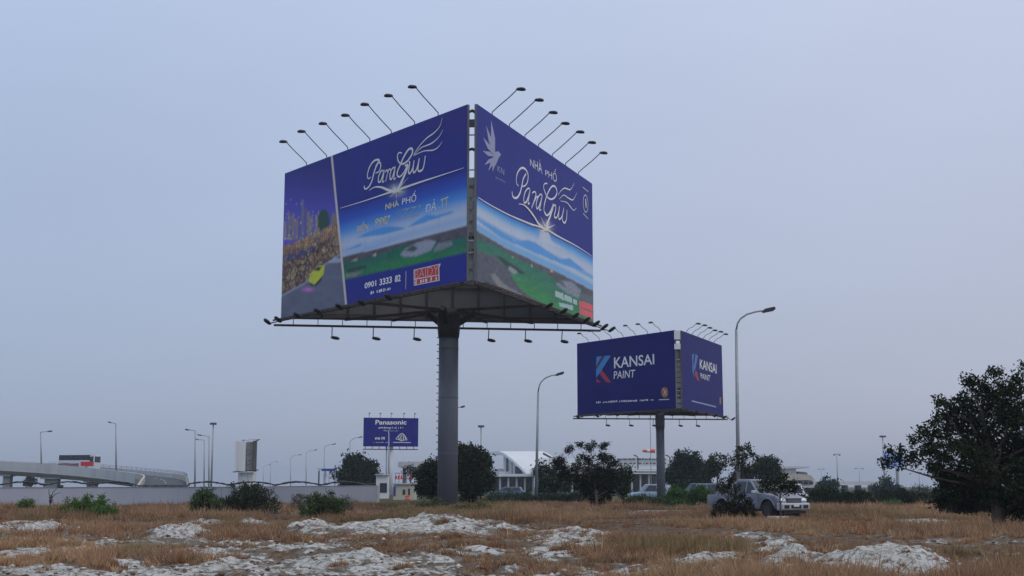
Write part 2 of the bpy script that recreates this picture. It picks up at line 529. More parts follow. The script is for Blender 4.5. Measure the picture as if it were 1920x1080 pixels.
def make_tree(name, label, base, clumps, leaf, dens, col, tr, cat='tree', group=None, seed=1, var=.45, trunk_to=.6,
              crown='crown', stem='trunk', lean=(0, 0), limbs=10, fl=.9):
    """clumps: world (x,y,z,r)"""
    rng = np.random.default_rng(seed)
    bx, by = base
    bz = hz(bx, by) - .05
    root = empty(name, (bx, by, bz))
    tag(root, label, cat, group)
    P, tone = [], []
    zs = np.array([c[2] for c in clumps])
    for (x, y, z, r) in clumps:
        n = max(14, int(26 * dens * r * r / (leaf * leaf)))
        # leaves gather in small twigs
        k = max(3, n // 14)
        tw = sphere_pts((x, y, z), r, k, rng, fl, .42)
        w = rng.integers(0, k, n)
        tone.append(rng.uniform(.6, 1.55, k)[w])
        P.append(tw[w] + rng.normal(0, max(leaf * .75, r * .09), (n, 3)))
    P = np.concatenate(P) - np.array((bx, by, bz))
    tone = np.concatenate(tone)[P[:, 2] > .03]
    P = P[P[:, 2] > .03]
    V, Fc, C = leaf_cloud(P, leaf, tuple(c * (1.15 if cat == 'shrub' and col[1] > .06 else .78) for c in col), var, rng)
    C = C * np.repeat(tone, 4)[:, None]
    nmesh(crown, V, Fc, M_LEAF, root, np.clip(C, 0, 1))
    mb = MB()
    ztop = zs.min() + (zs.max() - zs.min()) * trunk_to - bz
    cx = np.mean([c[0] for c in clumps]) - bx; cy = np.mean([c[1] for c in clumps]) - by
    trunk = []
    for i in range(6):
        t = i / 5
        trunk.append(Vector((cx * .6 * t * t + lean[0] * math.sin(t * 3) * .2, cy * .6 * t * t, ztop * t)))
    mb.tube([trunk[0] + Vector((0, 0, -.2))] + trunk, [tr * 1.5] + [tr * (1.15 - .8 * i / 5) for i in range(6)], 8)
    order = list(range(len(clumps)))
    random.Random(seed).shuffle(order)
    for i in order[:limbs]:
        x, y, z, r = clumps[i]
        e = Vector((x - bx, y - by, z - bz))
        t = min(.95, max(.25, (e.z / max(ztop, .1)) * .6))
        k = t * 5
        s = trunk[int(k)].lerp(trunk[min(5, int(k) + 1)], k - int(k))
        m_ = s.lerp(e, .5) + Vector((rng.normal(0, .06), rng.normal(0, .06), rng.normal(0, .08))) * e.length * .5
        mb.tube([s, m_, e], [tr * .28, tr * .16, tr * .05], 6)
    mb.build(stem, M_BARK, root)
    return root
def ell_clumps(px, py, rx, ry, d, n, rng, rr=(.28, .42), depth=1.0):
    """clumps inside an ellipse of the photograph at depth d"""
    s = d / F
    out = []
    for i in range(n):
        a = rng.uniform(0, 2 * math.pi); q = math.sqrt(rng.random()) * .78
        r = rng.uniform(*rr) * min(rx, ry)
        dd = d + rng.uniform(-1, 1) * rx * s * depth
        p = pt(px + math.cos(a) * q * rx, py + math.sin(a) * q * ry, dd)
        out.append((p.x, p.y, p.z, r * s))
    return out
def px_clumps(lst, d, rng, depth=1.0):
    s = d / F
    out = []
    for px, py, r in lst:
        p = pt(px, py, d + rng.uniform(-depth, depth))
        out.append((p.x, p.y, p.z, r * s))
    return out
DK = (.030, .042, .020); MID = (.05, .075, .028); BRI = (.085, .135, .035); OLV = (.085, .090, .05); GRY = (.085, .09, .075); BLU = (.04, .06, .05)

# ------------------------------------------------------------------ print art
M_LET = {'white': M_WHITEINK, 'gold': M_GOLDINK, 'silver': M_SILVINK, 'grey': M_GREYINK, 'red': M_REDINK}
PK = 1.0 / 0.66          # print reflectance per unit of the brightness it shows
def pc(r, g, b):
    return np.array([min(.85, lin(v) * PK) for v in (r, g, b)])
def inpoly(X, Y, poly):
    ins = np.zeros(X.shape, bool)
    n = len(poly)
    for i in range(n):
        x0, y0 = poly[i]; x1, y1 = poly[(i + 1) % n]
        c = ((y0 > Y) != (y1 > Y)) & (X < (x1 - x0) * (Y - y0) / (y1 - y0 + 1e-9) + x0)
        ins ^= c
    return ins
def yl(X, *pts):
    """height of a poly-line at X"""
    return np.interp(X, [p[0] for p in pts], [p[1] for p in pts])
def smooth(a, b, x):
    t = np.clip((x - a) / (b - a), 0, 1)
    return t * t * (3 - 2 * t)
def mixc(C, col, m):
    m = np.asarray(m, float)[..., None]
    C[:] = C * (1 - m) + np.asarray(col) * m

def soften(C, n):
    for _ in range(n):
        P = np.pad(C, ((1, 1), (1, 1), (0, 0)), 'edge')
        C = (P[:-2, 1:-1] + P[2:, 1:-1] + P[1:-1, :-2] + P[1:-1, 2:] + 2 * C) / 6
    return C
def art_left(X, Y):
    C = np.zeros(X.shape + (3,))
    C[:] = pc(38, 45, 122)
    mixc(C, pc(52, 46, 112), .8 * smooth(300, 200, Y) * smooth(560, 880, X))
    gold = yl(X, (560, 414), (637, 390), (872, 317), (900, 309))
    hor = yl(X, (560, 503), (643, 482), (740, 458), (872, 424), (900, 417))
    t = np.clip((Y - gold) / (hor - gold), 0, 1)
    main = X > (622 + (Y - 293) * (27 / 279.))
    sky_ = [pc(40, 46, 128), pc(45, 78, 168), pc(72, 132, 208), pc(150, 168, 215), pc(168, 178, 216), pc(140, 165, 215), pc(168, 178, 216)]
    st = [0, .28, .50, .66, .78, .88, 1.0]
    S = np.stack([np.interp(t, st, [c[i] for c in sky_]) for i in range(3)], -1)
    m = main & (Y > gold)
    C[m] = S[m]
    for poly, col in (([(668,446),(700,430),(728,424),(762,427),(800,402),(818,404),(848,396),(852,398),(812,412),(764,427),(720,440)], (76,138,205)),
                      ([(645,470),(680,455),(674,462)], (76,138,205)),
                      ([(648,477),(760,443),(700,466)], (120,158,215))):
        mixc(C, pc(*col), inpoly(X, Y, poly) & main)
    m = main & (Y > hor)
    nz = fbm(X * .14, Y * .22, 3)
    C[m] = (pc(78, 76, 84)[None] * (.65 + .7 * nz[m][:, None]))
    gt = yl(X, (560, 515), (645, 492), (690, 484), (752, 462), (780, 455), (820, 455), (872, 445), (900, 440))
    m = main & (Y > gt)
    g = smooth(0, 1, (Y - gt) / 45.)[..., None] * (pc(46, 122, 66) - pc(38, 96, 84)) + pc(38, 96, 84)
    g = g * (.85 + .3 * fbm(X * .05, Y * .25, 3))[..., None]
    C[m] = g[m]
    for poly, col in (([(750,478),(760,466),(782,455),(800,449),(818,452),(808,470),(780,481),(758,482)], (142,144,160)),
                      ([(758,470),(775,460),(784,466),(776,472)], (58,62,60)),
                      ([(812,470),(822,456),(845,452),(850,458),(835,466),(815,472)], (120,122,132)),
                      ([(650,505),(688,497),(686,502),(652,512)], (52,56,66)),
                      ([(648,514),(680,508),(668,518),(650,520)], (120,118,120)),
                      ([(698,478),(706,474),(704,481)], (190,170,150)), ([(655,490),(672,484),(668,489)], (180,160,140))):
        mixc(C, pc(*col), .9 * (inpoly(X, Y, poly) & main))
    band = yl(X, (560, 545), (648, 524), (872, 474), (900, 468))
    mixc(C, pc(36, 42, 124), main & (Y > band))
    C = soften(C, 3)
    land = (main & (Y > hor) & (Y < band))[..., None]
    C = np.where(land, C * (.72 + .56 * fbm(X * .35, Y * .6, 4))[..., None], C)
    gl = np.exp(-(((X - 744) / 13.) ** 2 + ((Y - 357) / 10.) ** 2))
    mixc(C, pc(205, 212, 232), gl * .8)
    # the night street on the left
    L = ~main
    t = smooth(300, 450, Y)
    C[L] = ((pc(44, 46, 118)[None, None] * (1 - t[..., None])) + pc(86, 82, 178)[None, None] * t[..., None])[L]
    rng = np.random.default_rng(3)
    for i in range(13):
        x0 = 534 + i * 5.0 + rng.uniform(-2, 2); w = rng.uniform(4, 7); y0 = rng.uniform(376, 424); y1 = 450
        b = (X > x0) & (X < x0 + w) & (Y > y0 + (x0 - 534) * -.06) & (Y < y1) & L
        base = pc(*random.Random(i).choice([(96, 98, 140), (118, 108, 124), (82, 84, 136), (132, 118, 122)]))
        lit = (np.sin(X * 2.1) > .4) & (np.sin(Y * 1.3 + i) > .2)
        C[b] = base
        mixc(C, pc(176, 158, 128), (b & lit) * .35)
    tree = ((X - 607) / 11.) ** 2 + ((Y - 418) / 26.) ** 2 < 1 + .5 * (fbm(X * .4, Y * .4, 2) - .5)
    mixc(C, pc(46, 74, 66), tree & L)
    tree = ((X - 626) / 5.) ** 2 + ((Y - 418) / 20.) ** 2 < 1
    mixc(C, pc(120, 112, 96), tree & L)
    # market street
    up = yl(X, (525, 462), (560, 452), (625, 420), (640, 412)); lo = yl(X, (525, 556), (570, 532), (606, 498), (640, 475))
    st_ = L & (Y > up) & (Y < lo)
    pts = rng.random((420, 2)) * (112, 150) + (524, 405)
    D = np.full(X.shape, 1e9); D2 = D.copy(); I = np.zeros(X.shape, int)
    for i, p in enumerate(pts):
        d = np.hypot((X - p[0]) * 1.0, (Y - p[1]) * .7)
        c = d < D
        D2 = np.where(c, D, np.minimum(D2, d)); I = np.where(c, i, I); D = np.where(c, d, D)
    pal = np.array([pc(150, 126, 96), pc(120, 90, 78), pc(160, 144, 116), pc(100, 78, 82), pc(140, 104, 84), pc(104, 96, 110)])
    cell = pal[I % len(pal)]
    edge = smooth(.1, 1.2, D2 - D)[..., None] * .8 + .2
    cc = cell * edge + pc(70, 48, 52) * (1 - edge)
    C[st_] = cc[st_]
    pts = rng.random((120, 2)) * (112, 150) + (524, 405)
    D = np.full(X.shape, 1e9); D2 = D.copy(); I = np.zeros(X.shape, int)
    for i, p in enumerate(pts):
        d = np.hypot((X - p[0]) * 1.0, (Y - p[1]) * .6)
        c = d < D
        D2 = np.where(c, D, np.minimum(D2, d)); I = np.where(c, i, I); D = np.where(c, d, D)
    cell = np.array([pc(146, 128, 98), pc(118, 96, 80), pc(134, 116, 94), pc(100, 78, 74), pc(126, 100, 84)])[I % 5]
    edge = smooth(.3, 2.2, D2 - D)[..., None]
    low = st_ & (Y > yl(X, (525, 492), (560, 482), (600, 456), (640, 436)))
    mixc(C, 0, 0 * X)
    C[low] = (cell * edge + pc(70, 50, 54) * (1 - edge))[low]
    glow = np.exp(-((Y - yl(X, (525, 466), (560, 458), (625, 430))) / 9.) ** 2) * (np.sin(X * 1.7) > -.2)
    mixc(C, pc(206, 150, 104), glow * st_ * .55)
    wb = L & (np.abs(Y - yl(X, (525, 488), (560, 478), (600, 458), (640, 440))) < 5) & (X < 590)
    mixc(C, pc(58, 62, 112), wb * .75)
    rd = L & (Y >= lo)
    C[rd] = (pc(92, 98, 116)[None] * (.85 + .3 * fbm(X * .06, Y * .1, 3))[rd][:, None])
    mixc(C, pc(150, 156, 178), (L & (np.abs(Y - lo) < 2.2)) * .6)
    mixc(C, pc(168, 176, 200), ((((X - 622) / 22.) ** 2 + ((Y - 488) / 5.) ** 2 < 1) & L & rd) * .6)
    car = inpoly(X, Y, [(578,528),(583,512),(595,500),(609,497),(607,512),(600,526),(590,534)])
    mixc(C, pc(176, 182, 62), car & L)
    mixc(C, pc(40, 44, 52), inpoly(X, Y, [(588,507),(596,501),(604,500),(598,508)]) & L)
    mixc(C, pc(40, 42, 50), inpoly(X, Y, [(580,530),(590,534),(604,518),(603,525),(592,537),(582,535)]) & L)
    gl = np.exp(-(((X - 578) / 9.) ** 2 + ((Y - 543) / 4.) ** 2))
    mixc(C, pc(206, 110, 214), gl * L * .9)
    tw = np.random.default_rng(8).random(X.shape)
    for m_, p_, c_ in ((L & (Y > 395) & (Y < 450) & (X < 600), .988, (226, 200, 150)), (st_, .982, (222, 188, 140)), (st_, .96, (60, 44, 54)), (L & (Y > 372) & (Y < 396) & (X < 570), .997, (230, 232, 240))):
        k_ = (tw > p_) if c_[0] > 100 else (tw < 1 - p_)
        k_ = k_ | np.roll(k_, 1, 1) | np.roll(k_, 1, 0)
        mixc(C, pc(*c_), (m_ & k_) * .8)
    Cs = soften(C, 2)
    C = np.where(L[..., None], Cs, C)
    dv = np.abs(X - (622 + (Y - 293) * (27 / 279.)))
    mixc(C, pc(186, 176, 168), smooth(2.6, 1.2, dv + (300 - np.minimum(Y, 300)) * 0))
    return C

def art_right(X, Y):
    C = np.zeros(X.shape + (3,))
    C[:] = pc(40, 46, 120)
    gold = yl(X, (885, 365), (896, 371), (960, 407), (1012, 429), (1032, 436), (1075, 458), (1113, 482))
    hor = yl(X, (885, 425), (893, 432), (943, 462), (1003, 491), (1060, 518), (1113, 546))
    t = np.clip((Y - gold) / (hor - gold), 0, 1)
    sky_ = [pc(60, 92, 168), pc(84, 146, 216), pc(160, 176, 222), pc(172, 180, 220), pc(92, 148, 216), pc(172, 182, 220), pc(104, 156, 220), pc(130, 160, 200)]
    st = [0, .16, .34, .5, .62, .72, .86, 1.0]
    S = np.stack([np.interp(t, st, [c[i] for c in sky_]) for i in range(3)], -1)
    m = Y > gold
    C[m] = S[m]
    mixc(C, pc(84, 142, 212), inpoly(X, Y, [(893,412),(930,428),(965,452),(990,450),(1004,455),(1050,486),(1068,484),(1098,508),(1060,498),(1003,474),(940,446)]))
    mixc(C, pc(176, 182, 216), inpoly(X, Y, [(1014,432),(1028,432),(1034,452),(1060,468),(1010,452)]) * .9)
    m = Y > hor
    C[m] = pc(82, 84, 84)[None] * (.7 + .6 * fbm(X * .15, Y * .2, 3))[m][:, None]
    gt = yl(X, (885, 440), (893, 447), (930, 462), (960, 480), (1020, 510), (1040, 523), (1080, 545), (1113, 566))
    m = Y > gt
    g = smooth(0, 60, Y - gt)[..., None] * (pc(60, 128, 76) - pc(52, 108, 92)) + pc(52, 108, 92)
    g = g * (.85 + .3 * fbm(X * .05, Y * .2, 3))[..., None]
    C[m] = g[m]
    rk = inpoly(X, Y, [(885,465),(900,470),(925,480),(955,505),(960,520),(975,542),(1015,570),(1000,575),(960,562),(930,545),(885,528)])
    C[rk] = pc(84, 86, 96)[None] * (.6 + .8 * fbm(X * .25, Y * .3, 4))[rk][:, None]
    mixc(C, pc(118, 122, 122), inpoly(X, Y, [(918,514),(928,513),(942,530),(960,542),(978,552),(980,560),(955,553),(935,540)]))
    mixc(C, pc(54, 62, 66), inpoly(X, Y, [(925,476),(940,482),(985,512),(978,515),(950,500)]))
    mixc(C, pc(132, 140, 142), inpoly(X, Y, [(952,504),(956,499),(972,510),(963,514)]))
    mixc(C, pc(124, 130, 142), inpoly(X, Y, [(1042,532),(1050,526),(1072,528),(1090,545),(1085,560),(1060,548)]))
    mixc(C, pc(60, 78, 76), inpoly(X, Y, [(1033,522),(1055,528),(1062,540),(1056,536)]) * .8)
    mixc(C, pc(96, 98, 108), inpoly(X, Y, [(1085,548),(1113,556),(1113,585),(1092,568)]) * .8)
    for poly in ([(957,480),(965,485),(962,482)], [(995,496),(998,497),(998,502)], [(1030,506),(1038,509),(1034,510)]):
        mixc(C, pc(200, 180, 165), inpoly(X, Y, poly))
    C = soften(C, 3)
    C = np.where((Y > hor)[..., None], C * (.75 + .5 * fbm(X * .35, Y * .6, 4))[..., None], C)
    gl = np.exp(-(((X - 1022) / 11.) ** 2 + ((Y - 428) / 11.) ** 2))
    mixc(C, pc(206, 212, 232), gl * .8)
    for poly in ([(1041,545),(1056,550),(1057,563),(1041,556)], [(1058,552),(1072,558),(1073,569),(1058,563)],
                 [(1074,559),(1082,563),(1082,572),(1075,569)], [(1048,567),(1074,573),(1075,582),(1049,574)]):
        mixc(C, pc(164, 182, 184), inpoly(X, Y, poly) * .85)
    rb = inpoly(X, Y, [(1086,563),(1111,572),(1112,599),(1087,588)])
    mixc(C, pc(196, 90, 96), rb)
    mixc(C, pc(110, 96, 100), rb & (np.abs(Y - yl(X, (1086, 576), (1112, 585))) < 1))
    return C

def art_plain(col, col2=None):
    def f(X, Y):
        C = np.zeros(X.shape + (3,)); C[:] = pc(*col)
        n = fbm(X * .03, Y * .03, 3)[..., None]
        C *= .94 + .12 * n
        return C
    return f

class Panel:
    """a vertical board from A to B (as the viewer reads it, left to right), local to a root"""
    def __init__(s, A, B, zb, zt, root, off):
        s.A, s.B = Vector((A[0], A[1], 0)), Vector((B[0], B[1], 0))
        s.e = (s.B - s.A); s.L = s.e.length; s.e = s.e / s.L
        s.n = Vector((s.e.y, -s.e.x, 0))       # towards the reader
        s.zb, s.zt, s.root, s.off = zb, zt, root, Vector(off)
        s.corners()
    def p(s, u, v, d=0.0):
        return s.A + s.e * (u * s.L) + Vector((0, 0, s.zb + (s.zt - s.zb) * v)) + s.n * d
    def corners(s):
        P = [s.p(0, 0) + s.off, s.p(1, 0) + s.off, s.p(1, 1) + s.off, s.p(0, 1) + s.off]
        X, Y = topix(np.array([tuple(q) for q in P]))
        src = list(zip(X, Y)); dst = [(0, 0), (1, 0), (1, 1), (0, 1)]
        A = []
        for (x, y), (u, v) in zip(src, dst):
            A.append([x, y, 1, 0, 0, 0, -u * x, -u * y, -u]); A.append([0, 0, 0, x, y, 1, -v * x, -v * y, -v])
        s.H = np.linalg.svd(np.array(A))[2][-1].reshape(3, 3)
    def uv(s, px, py):
        q = s.H @ np.array([px, py, 1.0])
        return q[0] / q[2], q[1] / q[2]
    def sheet(s, art, nu, nv, thick=.16, name='face_panel', label=None):
        u, v = np.meshgrid(np.linspace(0, 1, nu), np.linspace(0, 1, nv))
        A = np.array(s.A); e = np.array(s.e); n = np.array(s.n)
        P = A + u[..., None] * s.L * e + np.stack([0 * u, 0 * u, s.zb + (s.zt - s.zb) * v], -1)
        X, Y = topix(P + np.array(s.off))
        C = art(X, Y)
        if nu > 100:
            k_ = np.minimum(np.abs((u * 8) % 1), 1 - np.abs((u * 8) % 1)) * s.L / 8
            C = C * np.where(k_ < .03, .88, 1.0)[..., None]
            C = C * (.93 + .14 * fbm(u * 9 + s.zb, v * 1.3, 4))[..., None]
        idx = np.arange(nu * nv).reshape(nv, nu)
        q = np.stack([idx[:-1, :-1], idx[:-1, 1:], idx[1:, 1:], idx[1:, :-1]], -1).reshape(-1, 4)
        o = nmesh(name, P.reshape(-1, 3), q, M_PRINT, s.root, C.reshape(-1, 3), True)
        if label: o['label'] = label
        fr = MB()
        c0, c1 = s.p(0, 0, -.01 - thick / 2), s.p(1, 1, -.01 - thick / 2)
        mid = (c0 + c1) / 2
        fr.box(mid, (s.L, thick, s.zt - s.zb), M=Matrix((s.e, s.n, Vector((0, 0, 1)))).transposed())
        bk = fr.build('backing_sheet', M_BACK, o)
        fb = MB()
        for k in range(12):
            uu = (k + .5) / 12
            fb.beam(s.p(uu, .01, -thick - .1), s.p(uu, .99, -thick - .1), .1)
        for vv in (.03, .25, .5, .75, .97):
            fb.beam(s.p(.005, vv, -thick - .22), s.p(.995, vv, -thick - .22), .12)
        fb.build('back_frame', M_RUST, o)
        s.obj = o
        return o
    def ribbon(s, strokes, material, name='script_lettering', d0=.010, label=None):
        """strokes: (list of photo pixels, width in m at start, mid, end)"""
        V, Fc = [], []
        for k, (pp, w0, w1, w2) in enumerate(strokes):
            q = [s.uv(*p) for p in pp]
            q = [(a * s.L, b * (s.zt - s.zb)) for a, b in q]
            pts = []
            n = len(q)
            for i in range(n - 1):            # Catmull-Rom
                p0, p1, p2, p3 = q[max(i - 1, 0)], q[i], q[i + 1], q[min(i + 2, n - 1)]
                for j in range(6):
                    t = j / 6
                    pts.append(tuple(.5 * (2 * p1[c] + (p2[c] - p0[c]) * t + (2 * p0[c] - 5 * p1[c] + 4 * p2[c] - p3[c]) * t * t + (3 * p1[c] - p0[c] - 3 * p2[c] + p3[c]) * t ** 3) for c in (0, 1)))
            pts.append(q[-1])
            m = len(pts)
            b = len(V)
            for i, p in enumerate(pts):
                t = i / (m - 1)
                w = .78 * ((w0 + (w1 - w0) * t * 2) if t < .5 else (w1 + (w2 - w1) * (t - .5) * 2))
                a_, c_ = pts[max(i - 1, 0)], pts[min(i + 1, m - 1)]
                tx, ty = c_[0] - a_[0], c_[1] - a_[1]
                l_ = math.hypot(tx, ty) or 1
                nx_, ny_ = -ty / l_ * w / 2, tx / l_ * w / 2
                for sg in (1, -1):
                    V.append(tuple(s.p((p[0] + nx_ * sg) / s.L, (p[1] + ny_ * sg) / (s.zt - s.zb), d0 + k * .0022)))
            for i in range(m - 1):
                Fc.append((b + 2 * i, b + 2 * i + 1, b + 2 * i + 3, b + 2 * i + 2))
        o = nmesh(name, V, Fc, material, s.obj)
        if label: o['label'] = label
        return o
    def polys(s, plist, material, name, d0=.010, label=None):
        mb = MB()
        for k, pp in enumerate(plist):
            mb.add([s.p(*s.uv(*p), d0 + k * .004) for p in pp], [tuple(range(len(pp)))])
        o = mb.build(name, material, s.obj)
        if label: o['label'] = label
        return o
    def marks(s, quad, n, material, seed=1, name='small_print', d0=.012):
        """a line of print too small to read: n uneven strokes inside the photo-pixel quad"""
        rng = random.Random(seed)
        bl, br, tr, tl = [Vector((*s.uv(*p), 0)) for p in quad]
        f = lambda u, v: bl.lerp(br, u).lerp(tl.lerp(tr, u), v)
        mb = MB()
        for i in range(n):
            if rng.random() < .14: continue
            u0, u1 = (i + .08) / n, (i + rng.uniform(.5, .86)) / n
            v0, v1 = rng.uniform(0, .25), rng.uniform(.65, 1)
            q = [f(u0, v0), f(u1, v0 + rng.uniform(-.1, .1)), f(u1 + rng.uniform(-.2, .2) / n, v1), f(u0 + rng.uniform(-.1, .2) / n, v1)]
            mb.add([s.p(c.x, c.y, d0) for c in q], [(0, 1, 2, 3)])
        o = mb.build(name, material, s.obj)
        o['kind'] = 'stuff'
        return o
    def text(s, body, quad, material, name='lettering', d0=.012, shear=0, bold=0.0, label=None):
        """text stretched to the photo-pixel quad (bl, br, tr, tl)"""
        cu = bpy.data.curves.new('txt', 'FONT')
        cu.body = body; cu.size = 1; cu.shear = shear; cu.offset = bold; cu.resolution_u = 3
        ob = bpy.data.objects.new('txt', cu)
        COL.objects.link(ob)
        bpy.context.view_layer.update()
        me = bpy.data.meshes.new_from_object(ob.evaluated_get(bpy.context.evaluated_depsgraph_get()))
        bpy.data.objects.remove(ob); bpy.data.curves.remove(cu)
        co = np.zeros(len(me.vertices) * 3, np.float32); me.vertices.foreach_get('co', co); co = co.reshape(-1, 3)
        mn, mxx = co.min(0), co.max(0)
        U, Vv = (co[:, 0] - mn[0]) / (mxx[0] - mn[0]), (co[:, 1] - mn[1]) / (mxx[1] - mn[1])
        c = [np.array(s.uv(*p)) for p in quad]
        W = (c[0][None] * ((1 - U) * (1 - Vv))[:, None] + c[1][None] * (U * (1 - Vv))[:, None] + c[2][None] * (U * Vv)[:, None] + c[3][None] * ((1 - U) * Vv)[:, None])
        for i, v in enumerate(me.vertices):
            v.co = s.p(W[i, 0], W[i, 1], d0)
        me.name = name
        me.materials.clear(); me.materials.append(material)
        o = link(bpy.data.objects.new(name, me), s.obj)
        if label: o['label'] = label
        return o

# ------------------------------------------------------------------ billboard hardware
def lamp_head_mesh(scale=1.0):
    mb = MB()
    s = scale
    # flood-light housing along +X, lens below
    sec = [(-.26, .06, .06), (-.14, .17, .13), (.12, .22, .15), (.28, .18, .11), (.34, .08, .06)]
    vs, fs = [], []
    n = 8
    for x, w, h in sec:
        for k in range(n):
            t = 2 * math.pi * k / n
            z = math.sin(t) * h
            vs.append((x * s, math.cos(t) * w * s, (z if z > 0 else z * .55) * s))
    for i in range(len(sec) - 1):
        for k in range(n):
            a, b = i * n + k, i * n + (k + 1) % n
            fs.append((a, b, b + n, a + n))
    fs += [tuple(range(n))[::-1], tuple(range((len(sec) - 1) * n, len(sec) * n))]
    mb.add(vs, fs)
    return mb
_hm = {}
def add_lamp(root, pts, hdir, r, hs, roll_up=False):
    arm = MB(); arm.tube(pts, r, 6)
    a = arm.build('lamp_arm', M_DARK, root)
    key = round(hs, 3)
    if key not in _hm:
        t = lamp_head_mesh(hs).build('lamp_head', M_BLACK, None, True)
        _hm[key] = t.data
        bpy.data.objects.remove(t)
    h = bpy.data.objects.new('lamp_head', _hm[key])
    link(h, a)
    x = Vector(hdir).normalized()
    z = Vector((0, 0, 1)); y = z.cross(x).normalized(); z = x.cross(y)
    if roll_up: z, y = -z, -y
    M = Matrix((x, y, z)).transposed().to_4x4()
    M.translation = Vector(pts[-1]) + x * .2 * hs
    h.matrix_local = M
    return a

def tri_billboard(label, P1, P2, a, L, zb, zt, art, pole_r, k, res, ntop, nbot, nrear, npeg, cat='billboard'):
    """three boards on one pole; P1/P2 the near ends of the left and right board"""
    b = a + R(60)
    P1, P2 = Vector((*P1, 0)), Vector((*P2, 0))
    d1, d2 = Vector((math.sin(a), math.cos(a), 0)), Vector((math.sin(b), math.cos(b), 0))
    E1, E2 = P1 + d1 * L, P2 + d2 * L
    mid = (P1 + P2) / 2
    bis = (d1 + d2).normalized()
    c = mid + bis * (L / math.sqrt(3))
    g = hz(c.x, c.y)
    root = empty('billboard', (c.x, c.y, g))
    tag(root, label, cat)
    off = Vector((c.x, c.y, g))
    zb -= g; zt -= g
    loc = lambda v: (v - Vector((c.x, c.y, 0)))
    p1, p2, e1, e2 = loc(P1), loc(P2), loc(E1), loc(E2)
    left = Panel(e1, p1, zb, zt, root, off)
    right = Panel(p2, e2, zb, zt, root, off)
    ins = bis * (.35 * k)
    rear = Panel(e2 + (e1 - e2).normalized() * .1 + ins * .3, e1 + (e2 - e1).normalized() * .1 + ins * .3, zb, zt, root, off)
    left.sheet(art[0], *res); right.sheet(art[1], *res)
    rear.sheet(art[2], 12, 8)
    # pole
    mb = MB(); mb.tube([(0, 0, -.4), (0, 0, zb - .7 * k)], [pole_r, pole_r * .97], 32)
    pole = mb.build('pole', M_STEEL, root, True)
    for z in [zb * q for q in (.27, .55, .8)]:
        w = MB(); w.tube([(0, 0, z), (0, 0, z + .05)], pole_r * 1.012, 32)
        w.build('weld_ring', M_STEEL, pole)
    mb = MB(); mb.tube([(0, 0, zb - 1.9 * k), (0, 0, zb - 1.3 * k), (0, 0, zb - .5 * k), (0, 0, zb + .05)], [pole_r * 1.0 + .02, pole_r * 1.12, pole_r * 1.12, pole_r * 1.02], 24)
    mb.build('pole_collar', M_DARK if k > .9 else M_STEEL, root, True)
    for j in range(3 if k > .9 else 0):
        mb = MB()
        t = R(120 * j + 20)
        mb.beam((math.cos(t) * pole_r, math.sin(t) * pole_r, zb - .9 * k), (math.cos(t) * (pole_r + 1.2 * k), math.sin(t) * (pole_r + 1.2 * k), zb - .1 * k), .3 * k, .4 * k)
        mb.build('collar_bracket', M_DARK, root)
    peg = None
    for j in range(npeg):
        z = .6 + (zb - 2.5) * j / max(1, npeg - 1)
        if peg is None:
            q = MB(); q.tube([(-pole_r * .9, 0, 0), (-pole_r - .09, 0, 0), (-pole_r - .10, 0, .05)], .03, 5)
            peg = q.build('climbing_peg', M_DARK, pole); peg.location.z = z
        else:
            o = peg.copy(); link(o, pole); o.location.z = z
    # main beams under the boards
    mb = MB()
    for A, B in ((p1, e1), (p2, e2)):
        mb.beam(A + Vector((0, 0, zb - .08)) + bis * .3, B + Vector((0, 0, zb - .08)) + bis * -.1, .16 * k, .22 * k)
        for q in (.5,):
            m_ = A.lerp(B, q)
            mb.beam(m_ + Vector((0, 0, zb - .03)), Vector((0, 0, zb - .03)), .14 * k, .18 * k)
    for q in (.2, .35, .65, .8):
        m_ = e1.lerp(e2, q)
        mb.beam(m_ + Vector((0, 0, zb + .02)), Vector((0, 0, zb + .02)), .14 * k, .18 * k)
    mb.build('floor_beams', M_RUST, root)
    # walkway grating round the bottom edge
    for A, B, n_ in ((e1, p1, left.n), (p2, e2, right.n)):
        w = MB()
        up = Vector((0, 0, zb))
        for o_ in (.12, .62):
            w.beam(A + n_ * o_ * k + up + Vector((0, 0, -.16)), B + n_ * o_ * k + up + Vector((0, 0, -.16)), .07 * k, .1 * k)
        nn = 34
        for j in range(nn):
            m_ = A.lerp(B, (j + .5) / nn)
            w.beam(m_ + n_ * .05 * k + up + Vector((0, 0, -.12)), m_ + n_ * .66 * k + up + Vector((0, 0, -.12)), .05 * k + (.1 if j % 3 == 0 else 0), .04)
        w.build('walkway', M_RUST, root)
    # rear hanging rail
    w = MB()
    ra, rb_ = e1 + (e1 - e2).normalized() * .5 * k, e2 + (e2 - e1).normalized() * .6 * k
    dn = Vector((0, 0, zb - .42 * k)) + bis * .35 * k
    w.beam(ra + dn, rb_ + dn, .13 * k, .15 * k)
    for j in range(13):
        m_ = e1.lerp(e2, (j + .5) / 13)
        w.beam(m_ + dn, m_ + Vector((0, 0, zb + .05)) + bis * .3 * k, .05 * k)
    w.build('rear_rail', M_RUST, root)
    # near corner ladder
    w = MB()
    for q in (p1 + d1 * .06, p2 + d2 * .06):
        w.beam(q + bis * .12 + Vector((0, 0, zb - .1)), q + bis * .12 + Vector((0, 0, zt - .02)), .07 * k)
    qm = (p1 + p2) / 2 + bis * .45 * k
    w.beam(qm + Vector((0, 0, zb)), qm + Vector((0, 0, zb + (zt - zb) * .5)), .05 * k)
    w.build('corner_post', M_GALV, root)
    nr = 15
    upper = (9, 12)
